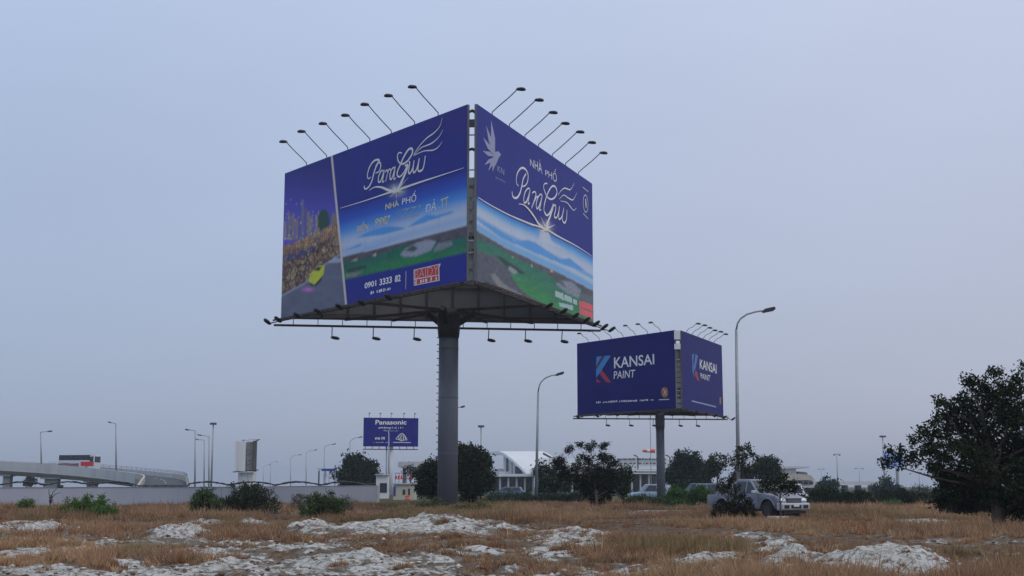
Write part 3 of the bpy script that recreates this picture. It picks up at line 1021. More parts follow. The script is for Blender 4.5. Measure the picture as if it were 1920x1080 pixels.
    for j in range(nr):
        if j > 8 and j not in upper and j != nr - 2: continue
        z = zb + (zt - zb) * (j + .4) / nr
        q = MB()
        big = j in (0, 1, 4, 5, 6, 7, 8) or j == nr - 2
        q.beam(p1 + bis * .16 + Vector((0, 0, z)), p2 + bis * .16 + Vector((0, 0, z)), .08 * k, (.48 if big else .07) * k)
        q.build('corner_rung', M_BACK if big and j != nr - 2 else (M_DARK if big else M_GALV), root)
    # top lamps
    for A, B, n_, us in ((e1, p1, left.n, ntop[0]), (p2, e2, right.n, ntop[1])):
        for i, u in enumerate(us):
            s_ = A.lerp(B, u) + Vector((0, 0, zt - .1)) - n_ * .08
            jt = (.94 + .1 * ((i * 37) % 10) / 10) * (1 if k > .9 else .72)
            o_, h_ = 1.75 * k * jt, 1.35 * k * jt
            pts = [s_, s_ + Vector((0, 0, .3 * k)), s_ + n_ * o_ * .25 + Vector((0, 0, .62 * k)), s_ + n_ * o_ * .65 + Vector((0, 0, h_ * .85)), s_ + n_ * o_ + Vector((0, 0, h_ * 1.22))]
            add_lamp(root, pts, n_ + Vector((0, 0, -.12)), .032 * k, 1.0 * k)
    # bottom lamps
    for A, B, n_, us in ((e1, p1, left.n, nbot[0]), (p2, e2, right.n, nbot[1])):
        for i, u in enumerate(us):
            s_ = A.lerp(B, u) + Vector((0, 0, zb - .2))
            pts = [s_ + n_ * .2, s_ + n_ * .65 * k + Vector((0, 0, -.12 * k)), s_ + n_ * .85 * k + Vector((0, 0, -.22 * k))]
            add_lamp(root, pts, n_ * .8 + Vector((0, 0, .55)), .04 * k, 1.05 * k, True)
    for u in nrear:
        s_ = e1.lerp(e2, u) + dn
        pts = [s_, s_ + bis * .15 * k + Vector((0, 0, -.4 * k)), s_ + bis * .3 * k + Vector((0, 0, -.8 * k))]
        add_lamp(root, pts, (e2 - e1).normalized() * .7 + bis * .4 + Vector((0, 0, -.1)), .035 * k, 1.1 * k)
    return root, left, right

# ================================================================== MAIN BILLBOARD
ev = lambda n, a, b: [a + (b - a) * i / (n - 1) for i in range(n)]
main_bb, PL, PR = tri_billboard(
    'huge blue three-sided billboard with golf course prints on a thick grey pole',
    (-2.654, 75.0), (-2.07, 74.92), R(-38.608), 22.169, 13.326, 23.957,
    (art_left, art_right, art_plain((60, 62, 120))), .68, 1.0, (420, 210),
    ([.135, .26, .385, .51, .625, .745, .86], [.115, .245, .37, .485, .61, .735, .865]),
    ([.0, .07, .19, .315, .44, .56, .70], [.43, .56, .67, .78, .88, .97, 1.05]), [.16, .29, .42, .66, .78, .9], 24)
Z5 = lambda X, Y: (520 + X / 4.908, 200 + Y / 4.908)
Z7 = lambda X, Y: (870 + X / 4.908, 180 + Y / 4.908)
Z8 = lambda X, Y: (870 + X / 4.5, 380 + Y / 4.5)
def st(z, pts, w0=.1, w1=.16, w2=.1):
    return ([z(*p) for p in pts], w0, w1, w2)
# script on the left board
S = [st(Z5, [(805,728),(800,745),(815,757),(845,735),(872,680),(890,610),(915,540),(938,500),(925,488),(890,500),(855,545),(835,600),(830,645),(842,662),(862,648)], .12, .2, .08),
     st(Z5, [(905,550),(930,515),(950,520),(952,555),(938,595),(905,612)], .1, .16, .08),
     st(Z5, [(978,588),(955,596),(934,645),(932,688),(948,692),(968,645),(986,584),(974,655),(970,694),(986,684)], .12, .15, .12),
     st(Z5, [(994,604),(1008,584),(1018,600),(1008,650),(998,690),(1012,630),(1030,578),(1046,582)], .12, .15, .12),
     st(Z5, [(1080,558),(1058,572),(1040,622),(1040,664),(1054,664),(1072,615),(1087,550),(1078,622),(1075,668),(1094,654)], .12, .15, .12),
     st(Z5, [(1150,428),(1122,424),(1108,455),(1118,505),(1150,528),(1195,505),(1235,450),(1248,405),(1235,385),(1205,400),(1165,465),(1130,545),(1106,605),(1112,642),(1140,638),(1172,595),(1196,545)], .1, .2, .12),
     st(Z5, [(1175,545),(1205,538),(1190,590),(1160,660),(1125,735),(1095,785)], .14, .26, .3),
     st(Z5, [(1212,505),(1222,520),(1210,600),(1225,612),(1250,560),(1262,495)], .12, .17, .12),
     st(Z5, [(1262,495),(1252,590),(1268,603),(1292,555),(1310,475)], .12, .17, .12),
     st(Z5, [(1310,475),(1298,580),(1322,592),(1348,560),(1366,452)], .12, .18, .12),
     st(Z5, [(1258,442),(1300,378),(1372,296),(1450,238),(1500,178),(1522,102)], .05, .12, .03),
     st(Z5, [(1262,445),(1330,378),(1420,340),(1488,282),(1528,213)], .05, .11, .03),
     st(Z5, [(1258,452),(1350,410),(1440,400),(1490,368),(1522,320)], .05, .11, .03)]
PL.ribbon(S, M_SILVINK, label='silver script lettering ParaGrus')
S = [st(Z5, [(850,772),(900,742),(960,742),(1010,762),(1060,778),(1100,770)], .04, .2, .3),
     st(Z5, [(585,935),(800,870),(1000,803),(1100,772)], .04, .1, .2),
     st(Z5, [(1100,772),(1300,702),(1500,637),(1725,563)], .2, .12, .03)]
for ex, ey in ((1070,710),(1140,700),(1215,650),(1040,840),(1150,800),(1180,790),(1105,850),(1060,735),(1150,770)):
    S.append(st(Z5, [(1100,775),((1100+ex)/2,(775+ey)/2),(ex,ey)], .22, .07, .01))
PL.ribbon(S, M_SILVINK, 'flourish', .045)
q4 = lambda z, a, b, c, d: (z(*a), z(*b), z(*c), z(*d))
ZA = lambda X, Y: (660 + X / 8.727, 350 + Y / 8.727)     # zoom of the print's small text
ZB = lambda X, Y: (660 + X / 9.6, 470 + Y / 9.6)
PL.text('NHÀ', q4(ZA, (548,382), (775,312), (765,205), (552,258)), M_GOLDINK, bold=.02)
PL.text('PHỐ', q4(ZA, (818,298), (1052,240), (1058,60), (830,140)), M_SILVINK, bold=.01)
PL.text('BIỂN', q4(ZA, (78,742), (278,690), (268,545), (85,600)), M_GOLDINK, shear=.2, bold=.015)
PL.text('9992', q4(ZA, (368,655), (590,600), (635,460), (380,530)), M_GOLDINK, shear=.3, bold=.01)
PL.text('//ZZ2', q4(ZA, (690,560), (1090,465), (1140,295), (700,400)), M_GREYINK, shear=.3)
PL.text('ĐẢ', q4(ZA, (1200,420), (1380,380), (1370,195), (1200,270)), M_SILVINK, shear=.15)
PL.text('.TT', q4(ZA, (1425,360), (1580,300), (1580,160), (1435,220)), M_GOLDINK, bold=.005)
PL.text('0901', q4(ZB, (225,690), (440,635), (440,528), (232,580)), M_WHITEINK, bold=.03)
PL.text('3333', q4(ZB, (498,630), (720,580), (722,458), (500,512)), M_WHITEINK, bold=.03)
PL.text('82', q4(ZB, (772,570), (878,548), (880,425), (778,448)), M_WHITEINK, bold=.03)
PL.marks(q4(ZB, (330,788), (755,705), (755,640), (335,725)), 11, M_WHITEINK, 8)
PL.polys([[ZB(970,370), ZB(978,370), ZB(972,690), ZB(965,690)]], M_SILVINK, 'divider_line')
PL.polys([[ZB(1112,345), ZB(1370,285), ZB(1598,232), ZB(1572,310), ZB(1578,540), ZB(1115,632)]], M_WHITEINK, 'logo_outline', .008)
PL.polys([[ZB(1126,355), ZB(1370,298), ZB(1572,250), ZB(1556,310), ZB(1560,430), ZB(1126,505)],
          [ZB(1126,525), ZB(1560,445), ZB(1562,525), ZB(1128,615)]], M_REDINK, 'logo_field', .016, 'red logo with white block letters')
PL.text('BAIDY', q4(ZB, (1140,498), (1550,425), (1560,262), (1140,362)), M_WHITEINK, d0=.028, bold=-.03)
PL.marks(q4(ZB, (1140,606), (1552,522), (1552,450), (1140,530)), 9, M_WHITEINK, 9, d0=.028)
# script on the right board
S = [st(Z7, [(442,878),(444,912),(462,938),(490,932),(515,890),(532,820),(545,760),(570,715)], .12, .2, .14),
     st(Z7, [(500,828),(482,800),(482,740),(500,690),(530,662),(565,675),(588,725),(582,790),(560,825),(528,832)], .08, .18, .1),
     st(Z7, [(606,862),(590,848),(562,882),(548,940),(552,980),(570,975),(590,930),(607,865),(590,960),(588,992),(604,985)], .12, .16, .12),
     st(Z7, [(625,895),(645,880),(660,900),(645,960),(620,1030),(650,960),(668,925),(680,935)], .12, .16, .12),
     st(Z7, [(716,912),(700,905),(676,940),(662,1000),(668,1035),(684,1025),(702,975),(718,912),(700,1010),(692,1048),(708,1045)], .12, .16, .12),
     st(Z7, [(765,806),(742,806),(730,830),(738,872),(765,930),(800,950),(835,930),(853,885),(840,840),(815,828),(785,860),(755,930),(735,1010),(735,1060),(752,1085)], .1, .18, .14),
     st(Z8, [(672,70),(690,105),(715,95),(738,50),(752,15),(742,60),(722,120),(702,170),(690,200)], .14, .24, .32),
     st(Z8, [(752,30),(768,20),(770,60),(758,115),(778,125),(795,80),(802,30)], .12, .18, .12),
     st(Z8, [(802,30),(796,100),(798,138),(816,130),(832,85),(838,45)], .12, .18, .12),
     st(Z8, [(838,45),(826,120),(832,160),(850,168),(862,130),(866,62)], .12, .18, .12),
     st(Z7, [(860,915),(890,870),(925,848),(965,862),(985,850),(1012,800)], .04, .13, .03),
     st(Z7, [(872,950),(912,912),(950,935),(992,957),(1010,940),(1036,890)], .04, .13, .03),
     st(Z7, [(884,966),(940,980),(975,1020),(1005,1052),(1030,1030)], .04, .12, .03)]
PR.ribbon(S, M_WHITEINK, label='white script lettering ParaGrus')
S = [st(Z8, [(455,12),(495,18),(535,50),(585,115),(625,180),(660,210)], .04, .2, .26),
     st(Z7, [(122,932),(230,1000),(430,1105),(640,1195)], .05, .1, .12),
     st(Z8, [(400,115),(560,180),(680,222),(800,290),(950,370),(1075,452)], .1, .18, .04)]
for ex, ey in ((640,115),(690,140),(765,185),(620,270),(640,240),(740,250),(700,290),(720,160)):
    S.append(st(Z8, [(688,220),((688+ex)/2,(220+ey)/2),(ex,ey)], .3, .1, .01))
PR.ribbon(S, M_SILVINK, 'flourish', .045)
PR.text('NHÀ', q4(Z7, (608,640), (720,718), (712,590), (606,562)), M_WHITEINK, bold=-.005)
PR.text('PHỐ', q4(Z7, (748,730), (852,798), (850,672), (745,650)), M_WHITEINK, bold=-.005)
feath = []
for tip, w in (((248,220),13), ((200,268),12), ((172,378),13), ((168,505),15), ((184,635),13), ((218,690),10), ((256,702),9)):
    bx_, by_ = 285, 560
    mx_, my_ = tip[0] + (bx_ - tip[0]) * .5, tip[1] + (by_ - tip[1]) * .5
    l_ = math.hypot(bx_ - tip[0], by_ - tip[1]); nx_, ny_ = -(by_ - tip[1]) / l_ * w * 1.4, (bx_ - tip[0]) / l_ * w * 1.4
    feath.append([Z7(*tip), Z7(mx_ + nx_, my_ + ny_), Z7(bx_, by_), Z7(mx_ - nx_, my_ - ny_)])
feath.append([Z7(265,520), Z7(310,508), Z7(336,540), Z7(312,575), Z7(285,640), Z7(262,600)])
PR.polys(feath, M_GREYINK, 'wing_emblem', label='grey bird wing emblem')
PR.text('KN', q4(Z7, (305,690), (368,730), (368,675), (308,640)), M_GREYINK)
PR.text('paradise', q4(Z7, (290,760), (380,805), (380,785), (290,735)), M_GREYINK)
ringp = [(1118 + 22 * math.cos(t), 990 + 78 * math.sin(t) + 10 * math.cos(t)) for t in [R(15 * i) for i in range(25)]]
PR.ribbon([st(Z7, ringp, .09, .09, .09), st(Z7, [(1090,838),(1142,880)], .07, .07, .07), st(Z7, [(1118,945),(1122,1030)], .2, .3, .2), st(Z7, [(1095,1080),(1140,1130)], .07, .07, .07)], M_SILVINK, 'round_emblem')

# ================================================================== SECOND BILLBOARD
kb, KL, KR = tri_billboard(
    'dark blue three-sided paint billboard on a slim grey pole, behind the pickup',
    (14.795, 118.0), (15.45, 118.3), R(-36.0), 14.15, 8.487, 15.582,
    (art_plain((24, 26, 92)), art_plain((24, 26, 92)), art_plain((40, 42, 100))), .41, .8, (40, 20),
    (ev(7, .12, .86), ev(6, .14, .82)), (ev(5, .08, .9), ev(5, .1, 1.04)), [.2, .36, .52, .7, .82], 0)
ZK = lambda X, Y: (1070 + X / 5.4, 600 + Y / 5.4)
KL.text('KANSAI', q4(ZK, (440,492), (848,448), (845,342), (440,378)), M_WHITEINK, bold=.012)
KL.text('PAINT', q4(ZK, (437,596), (648,580), (655,502), (440,520)), M_WHITEINK, bold=.005)
M_KB = mat('logo_blue_print', (.03, .26, .62), .5); M_KR = mat('logo_red_print', (.45, .02, .06), .5); M_KM = mat('logo_maroon_print', (.12, .012, .06), .5)
KL.polys([[ZK(262,372), ZK(315,366), ZK(258,470)], [ZK(350,362), ZK(408,360), ZK(290,545), ZK(258,585), ZK(258,505)]], M_KB, 'logo_mark', label='blue strokes of the logo')
KL.polys([[ZK(315,500), ZK(412,632), ZK(360,630), ZK(295,548)], [ZK(262,590), ZK(308,632), ZK(262,628)]], M_KR, 'logo_mark', .016, label='red stroke of the logo')
KL.polys([[ZK(318,368), ZK(345,364), ZK(258,500), ZK(258,475)]], M_KM, 'logo_mark', .022)
M_ORP = mat('orange_brown_print', (.42, .13, .05), .5, 0, .3, 4)
ell = [(952 + 36 * math.cos(R(20 * i)), 732 + 54 * math.sin(R(20 * i))) for i in range(18)]
KL.polys([[ZK(*p) for p in ell]], M_ORP, 'round_emblem', label='orange brown round emblem')
KL.ribbon([st(ZK, [(935,700),(955,720),(940,765)], .06, .1, .06), st(ZK, [(975,705),(962,740),(970,770)], .05, .08, .05)], M_SILVINK, 'emblem_mark', .02)
KL.marks(q4(ZK, (260,846), (842,818), (842,795), (260,824)), 34, M_WHITEINK, 3)
KL.polys([[ZK(895,803), ZK(998,800), ZK(998,808), ZK(895,811)]], M_SILVINK, 'small_print')
KR.text('KANSAI', q4(ZK, (1306,492), (1478,545), (1474,448), (1306,395)), M_WHITEINK, bold=.01)
KR.text('PAINT', q4(ZK, (1318,590), (1405,620), (1412,562), (1312,536)), M_WHITEINK, bold=.005)
M_KB2 = mat('logo_violet_print', (.08, .17, .5), .5)
KR.polys([[ZK(1228,350), ZK(1250,342), ZK(1240,420), ZK(1252,590), ZK(1232,520)], [ZK(1262,345), ZK(1288,362), ZK(1256,520), ZK(1243,480)]], M_KB2, 'logo_mark', label='blue strokes of the logo')
KR.polys([[ZK(1262,510), ZK(1278,530), ZK(1302,628), ZK(1278,605), ZK(1256,560)]], M_KR, 'logo_mark', .016, label='red stroke of the logo')
KR.polys([[ZK(1226,812), ZK(1472,874), ZK(1472,886), ZK(1226,826)]], M_GREYINK, 'small_print')
KR.polys([[ZK(1505,785), ZK(1522,780), ZK(1522,850), ZK(1507,855)]], M_ORP, 'round_emblem')
# white junction box at the top of the near corner
bxo = MB(); m_ = Vector((15.0, 117.75, 15.1)) - kb.location
bxo.box(m_, (.55, .1, .8)); bxo.build('junction_box', M_WHITE, kb)
bxo = MB(); bxo.box(m_ + Vector((0, 0, -1.05)), (.55, .1, .5)); bxo.build('junction_box', M_WHITE, kb)

# ================================================================== THIRD BILLBOARD
D3 = 240.0
A3, B3 = pt(681, 838, D3), pt(784, 838, D3 + 2)
Z3t = pt(730, 783, D3).z; Z3b = pt(730, 837, D3).z
c3 = pt(731, 912, D3 + 1.2)
pan = empty('billboard', (c3.x, c3.y, 0))
tag(pan, 'small flat blue electronics billboard standing far behind the grey wall', 'billboard')
P3 = Panel((A3.x - c3.x, A3.y - c3.y), (B3.x - c3.x, B3.y - c3.y), Z3b, Z3t, pan, (c3.x, c3.y, 0))
P3.sheet(art_plain((26, 28, 104)), 30, 16)
ZP = lambda X, Y: (670 + X / 13.5, 770 + Y / 13.5)
P3.text('Panasonic', q4(ZP, (455,352), (1240,352), (1250,235), (460,235)), M_WHITEINK, bold=.02, d0=.06)
P3.marks(q4(ZP, (525,455), (1175,455), (1175,412), (525,412)), 22, M_WHITEINK, 4, d0=.06)
P3.marks(q4(ZP, (665,525), (1045,535), (1045,490), (665,485)), 12, M_GREYINK, 5, d0=.06)
P3.marks(q4(ZP, (445,738), (708,742), (705,655), (450,660)), 8, M_SILVINK, 6, d0=.06)
P3.marks(q4(ZP, (395,812), (775,812), (775,795), (395,795)), 16, M_SILVINK, 7, d0=.06)
P3.ribbon([st(ZP, [(975,720),(1040,640),(1125,580),(1195,630),(1262,745)], .12, .2, .12), st(ZP, [(975,720),(1050,730),(1110,765),(1180,745),(1262,742)], .1, .16, .1),
           st(ZP, [(1060,650),(1050,700),(1075,740)], .14, .16, .14), st(ZP, [(1110,610),(1100,690),(1115,755)], .16, .2, .16), st(ZP, [(1150,610),(1165,680),(1155,750)], .16, .2, .16), st(ZP, [(1200,655),(1215,700),(1205,738)], .12, .16, .12)], M_SILVINK, 'dome_emblem', .06)
P3.polys([[ZP(905,795), ZP(1355,800), ZP(1355,815), ZP(905,810)]], M_SILVINK, 'small_print', .06)
mb = MB(); mb.tube([(0, .9, -.3), (0, .9, Z3b + 1)], .42, 20); mb.build('pole', M_WHITE, pan, True)
mb = MB(); mb.tube([(-.75, .6, -.3), (-.75, .6, Z3b + .5)], .12, 10); mb.build('side_pole', M_GALV, pan, True)
mb = MB(); mb.beam(P3.p(-.01, -.1, .3), P3.p(.99, -.1, .3), .2, .16)
for k in range(8):
    mb.beam(P3.p((k + .3) / 8, -.1, .3), P3.p((k + .3) / 8, 0, -.05), .12)
mb.build('walkway', M_DARK, pan)
for u in (.1, .3, .5, .73, .93):
    s_ = P3.p(u, 1, 0)
    add_lamp(pan, [s_, s_ + Vector((0, -.3, .4)), s_ + Vector((.1, -.9, .75))], Vector((.3, -1, -.1)), .04, .9)

# ================================================================== PALE SIGN TOWER
DT = 205.0
def tower():
    s = DT / F
    c = pt(463, 912, DT)
    root = empty('sign_tower', (c.x, c.y, 0))
    tag(root, 'white box sign tower seen edge-on, behind the leafy shrub at the wall', 'billboard')
    zt_, zm = pt(463, 828, DT).z, pt(463, 884, DT).z
    w = 33 * s
    mb = MB(); mb.box((-w * .2, 0, (zt_ + zm) / 2), (w * .5, 5.5, zt_ - zm)); mb.build('sign_box', M_WHITE, root, bevel=.06)
    mb = MB(); mb.box((-w * .42, -2.9, (zt_ + zm) / 2), (w * .12, .2, zt_ - zm)); mb.build('corner_trim', M_WHITE, root)
    ir = MB(); ir.box((w * .28, -1.2, (zt_ + zm) / 2), (w * .40, 1.6, (zt_ - zm) * .97)); ir.build('inner_frame', M_CONCD, root)
    for k in range(6):
        q = MB(); q.beam((w * .12, -2.08, zm + (zt_ - zm) * (k + .4) / 6), (w * .46, -2.08, zm + (zt_ - zm) * (k + (.9 if k % 2 else .3)) / 6), .1); q.build('frame_brace', M_GALV, root)
    q = MB(); q.box((w * .49, -1.4, (zt_ + zm) / 2), (.12, 2.6, zt_ - zm + .1)); q.build('edge_panel', M_RUST, root)
    mb = MB(); mb.box((0, 0, zm / 2 - .2), (28 * s, 2.6, zm + .1)); mb.build('pedestal', M_WHITE, root, bevel=.05)
    for k in (-.2, .12):
        q = MB(); q.box((k * w, -1.33, zm / 2), (.05, .06, zm - .2)); q.build('panel_joint', M_CONC, root)
    for (x0, y0, x1, y1) in ((442, 834, 458, 825), (474, 829, 487, 824), (437, 885, 460, 883), (468, 883, 485, 881)):
        a_, b_ = pt(x0, y0, DT - 2), pt(x1, y1, DT - 2)
        q = MB(); q.beam(a_ - root.location, b_ - root.location, .16, .14); q.beam(b_ - root.location, Vector((c.x, DT, (b_.z))) - root.location, .05)
        q.build('lamp_bar', M_DARK, root)
tower()

# ================================================================== GREY BOUNDARY WALL
def wall():
    pts = [(gx(-120, 92), 92), (gx(415, 104), 104), (gx(707, 118), 118)]
    zt_ = [pt(0, 914.5, 92).z, pt(415, 913, 104).z, pt(705, 910.5, 118).z]
    root = empty('boundary_wall', (pts[0][0], pts[0][1], 0))
    tag(root, 'long low smooth grey wall along the back of the dry field', 'wall')
    o = Vector(root.location)
    for i in range(2):
        a, b = Vector((*pts[i], 0)), Vector((*pts[i + 1], 0))
        d = (b - a); L = d.length; d.normalize()
        n = 6 if i == 0 else 4
        for k in range(n):
            p, q = a + d * (L * k / n + .004), a + d * (L * (k + 1) / n - .004)
            h0 = zt_[i] + (zt_[i + 1] - zt_[i]) * k / n; h1 = zt_[i] + (zt_[i + 1] - zt_[i]) * (k + 1) / n
            nn = Vector((d.y, -d.x, 0)) * (.06 + .03 * i)
            mb = MB()
            vs_ = [p + nn + Vector((0, 0, -.5)), q + nn + Vector((0, 0, -.5)), q - nn + Vector((0, 0, -.5)), p - nn + Vector((0, 0, -.5)),
                   p + nn + Vector((0, 0, h0)), q + nn + Vector((0, 0, h1)), q - nn + Vector((0, 0, h1)), p - nn + Vector((0, 0, h0))]
            mb.add([v - o for v in vs_], [(0,3,2,1),(4,5,6,7),(0,1,5,4),(1,2,6,5),(2,3,7,6),(3,0,4,7)])
            mb.build('wall_panel', M_WALL, root)
    # coping
    for i in range(2):
        a, b = Vector((*pts[i], zt_[i] + .012)) - o, Vector((*pts[i + 1], zt_[i + 1] + .012)) - o
        mb = MB(); mb.beam(a, b, .24 + .02 * i, .02); mb.build('coping', M_CONC, root)
    e = Vector((*pts[2], 0)) - o
    mb = MB(); mb.box(e + Vector((.12, 0, zt_[2] / 2 - .2)), (.22, .3, zt_[2] + .42)); mb.build('end_post', M_CONC, root)
wall()
def cable():
    rng = random.Random(4)
    pts = []
    X = -100.0
    k = 0
    r = []
    while X < 705:
        d = 122 + X * .012
        ph = (X % 86) / 86
        y = 909.5 - 6.0 * abs(math.sin(math.pi * ph)) + rng.uniform(-.5, .5)
        if 255 < X < 355: y = 911
        pts.append(pt(X, y, d)); r.append(.06 + .05 * rng.random())
        X += 4.3
    o = empty('razor_wire', (pts[0].x, pts[0].y, pts[0].z - 2))
    tag(o, 'dark wavy coil of wire strung along the top of the grey wall', 'wire')
    mb = MB(); mb.tube([p - o.location for p in pts], r, 5); mb.build('wire_coil', M_DARK, o)
    for X in np.arange(-90, 700, 86):
        d = 122 + X * .012
        p = pt(X, 909.5, d)
        q = MB(); q.tube([Vector((p.x, p.y, -.3)) - o.location, p - o.location], .035, 6); q.build('support_post', M_DARK, o)
cable()

# ================================================================== OVERPASS
def overpass():
    def gpt(px, d, z): return Vector((gx(px, d), d, z))
    ctrl = [gpt(-330, 262, 6.5), gpt(-120, 256, 5.9), gpt(0, 252, 5.45), gpt(110, 248, 4.75), gpt(200, 243, 3.95), gpt(262, 235, 3.25), gpt(296, 222, 2.75), gpt(309, 205, 2.25), gpt(308, 185, 1.45), gpt(306, 160, .35), gpt(304, 145, .1)]
    pts = []
    for i in range(len(ctrl) - 1):
        p0, p1, p2, p3 = ctrl[max(i - 1, 0)], ctrl[i], ctrl[i + 1], ctrl[min(i + 2, len(ctrl) - 1)]
        for j in range(8):
            t = j / 8
            pts.append(.5 * (2 * p1 + (p2 - p0) * t + (2 * p0 - 5 * p1 + 4 * p2 - p3) * t * t + (3 * p1 - p0 - 3 * p2 + p3) * t ** 3))
    pts.append(ctrl[-1])
    root = empty('overpass', (ctrl[3].x, ctrl[3].y, 0))
    tag(root, 'pale concrete overpass with a ramp curving down behind the grey wall', 'overpass')
    o = Vector(root.location)
    HW = 3.3
    lat = []
    for i, p in enumerate(pts):
        d = (pts[min(i + 1, len(pts) - 1)] - pts[max(i - 1, 0)]); d.z = 0; d.normalize()
        lat.append(Vector((d.y, -d.x, 0)))          # right of travel
    def strip(sec, i0, i1, name, material, smooth_=False):
        """sec(i) -> list of (lateral, z offset from deck)"""
        mb = MB(); n = len(sec(i0)); vs_, fs = [], []
        for i in range(i0, i1 + 1):
            for a, z in sec(i):
                vs_.append(pts[i] + lat[i] * a + Vector((0, 0, z)) - o)
        m = i1 - i0
        for i in range(m):
            for k in range(n):
                a, b = i * n + k, i * n + (k + 1) % n
                fs.append((a, b, b + n, a + n))
        fs += [tuple(range(n))[::-1], tuple(range(m * n, m * n + n))]
        mb.add(vs_, fs)
        return mb.build(name, material, root)
    N = len(pts) - 1
    brk = 46          # bridge before, filled ramp after
    def gird(i):
        z = pts[i].z
        lo = max(-1.75, -z - .3) if i < brk else -z - .4
        mid_ = max(-.9, lo + .02)
        if i < brk: return [(-HW, -.02), (HW, -.02), (HW, mid_), (HW * .55, lo), (-HW * .55, lo), (-HW, mid_)]
        return [(-HW, -.02), (HW, -.02), (HW, lo * .5), (HW, lo), (-HW, lo), (-HW, lo * .5)]
    strip(gird, 0, brk, 'girder', M_CONC)
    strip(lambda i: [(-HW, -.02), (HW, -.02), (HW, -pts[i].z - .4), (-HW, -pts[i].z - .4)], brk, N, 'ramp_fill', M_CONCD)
    strip(lambda i: [(-HW + .3, .02), (HW - .3, .02), (HW - .3, -.015), (-HW + .3, -.015)], 0, N, 'road_surface', M_ASPH)
    for sg in (1, -1):
        nm = 'parapet'
        def par(i, sg=sg):
            a, b = sg * (HW + .02), sg * (HW - .28)
            return [(a, -.3 if i < brk else -.1), (b, 0), (b, .85), (a, .85)]
        strip(par, 0, brk, nm, M_CONC)
        strip(par, brk, N, nm, M_BEIGE)
    # railing on the far parapet
    mb = MB()
    for hz_ in (1.05, 1.3):
        mb.tube([pts[i] - lat[i] * (HW - .14) * 1 + Vector((0, 0, hz_)) - o for i in range(24, N - 8)], .035, 4)
        mb.tube([pts[i] + lat[i] * (HW - .14) * 1 + Vector((0, 0, hz_)) - o for i in range(24, 30)], .03, 4)
    mb.build('handrail', M_GALV, root)
    for i in range(24, N - 8):
        q = MB(); b_ = pts[i] - lat[i] * (HW - .14) - o
        q.tube([b_ + Vector((0, 0, .84)), b_ + Vector((0, 0, 1.32))], .05, 5); q.build('rail_post', M_GALV, root)
    # dashes of the lane line
    for i in range(brk, N - 2, 4):
        q = MB(); q.beam(pts[i] - o + Vector((0, 0, .028)), pts[i + 1] - o + Vector((0, 0, .028)), .16, .01); q.build('lane_dash', M_WHITE, root)
    # piers
    for px, w in ((-80, 16), (14, 13), (98, 25), (173, 17)):
        d = 250 - max(0, px) * .04
        z = np.interp(px, [-120, 0, 110, 200], [5.9, 5.45, 4.75, 3.95]) - 1.7
        x = gx(px, d); s = d / F
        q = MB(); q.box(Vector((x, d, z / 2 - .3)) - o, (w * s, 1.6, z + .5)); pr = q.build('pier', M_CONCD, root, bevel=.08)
        q = MB(); q.box(Vector((x, d, z - .12)) - o, (w * s * 1.5, 2.6, .3)); q.build('pier_cap', M_CONCD, pr)
    return pts, lat
OPTS, OLAT = overpass()

# ================================================================== BUS
def bus():
    s = 247 / F
    a, b = pt(112, 873, 248.5), pt(186, 877, 246.5)
    c = (a + b) / 2
    z0 = 4.30
    rz = math.atan2(b.y - a.y, b.x - a.x)
    root = empty('bus', (c.x, c.y, z0), rz)
    tag(root, 'white bus with red flank crossing the concrete overpass', 'bus')
    L, W, H = 7.5, 2.3, 2.95
    mb = MB(); mb.box((0, 0, .35 + (H - .35) / 2), (L, W, H - .35)); mb.build('body', M_CARW, root, bevel=.14, seg=3)
    mb = MB(); mb.box((-.42, 0, H - .42), (L * .87, W * 1.006, 1.0)); mb.build('upper_band', M_DARK, root, bevel=.05)
    for k in range(5):
        q = MB(); x = -L / 2 + .55 + k * 1.12
        q.box((x + .35, -W / 2 - .012, 2.50), (1.0, .03, .72)); q.build('window', M_GLASS, root)
    q = MB(); q.box((L / 2 - .55, -W / 2 - .008, 2.25), (.75, .03, .95)); q.build('door_window', M_GLASS, root)
    q = MB(); q.box((L / 2 + .006, 0, 2.2), (.03, W * .86, 1.1)); q.build('windscreen', M_GLASS, root, bevel=.01)
    q = MB(); q.box((-L / 4 + .3, -W / 2 - .007, 1.12), (L * .58, .03, .75)); q.build('lower_stripe', mat('bus_maroon', (.22, .05, .05), .4), root)
    q = MB(); q.box((L / 4 + .45, -W / 2 - .010, 1.38), (L * .36, .03, .8)); q.build('red_band', M_RED, root)
    for x in (-L / 2 + 1.5, L / 2 - 1.6):
        for y in (-1, 1):
            q = MB(); q.tube([(x, y * (W / 2 - .28), .45), (x, y * (W / 2 + .01), .45)], .45, 16)
            wv = q.build('wheel', M_RUBBER, root)
            q = MB(); q.tube([(x, y * (W / 2), .45), (x, y * (W / 2 + .03), .45)], .22, 12); q.build('rim', M_GALV, wv)
bus()

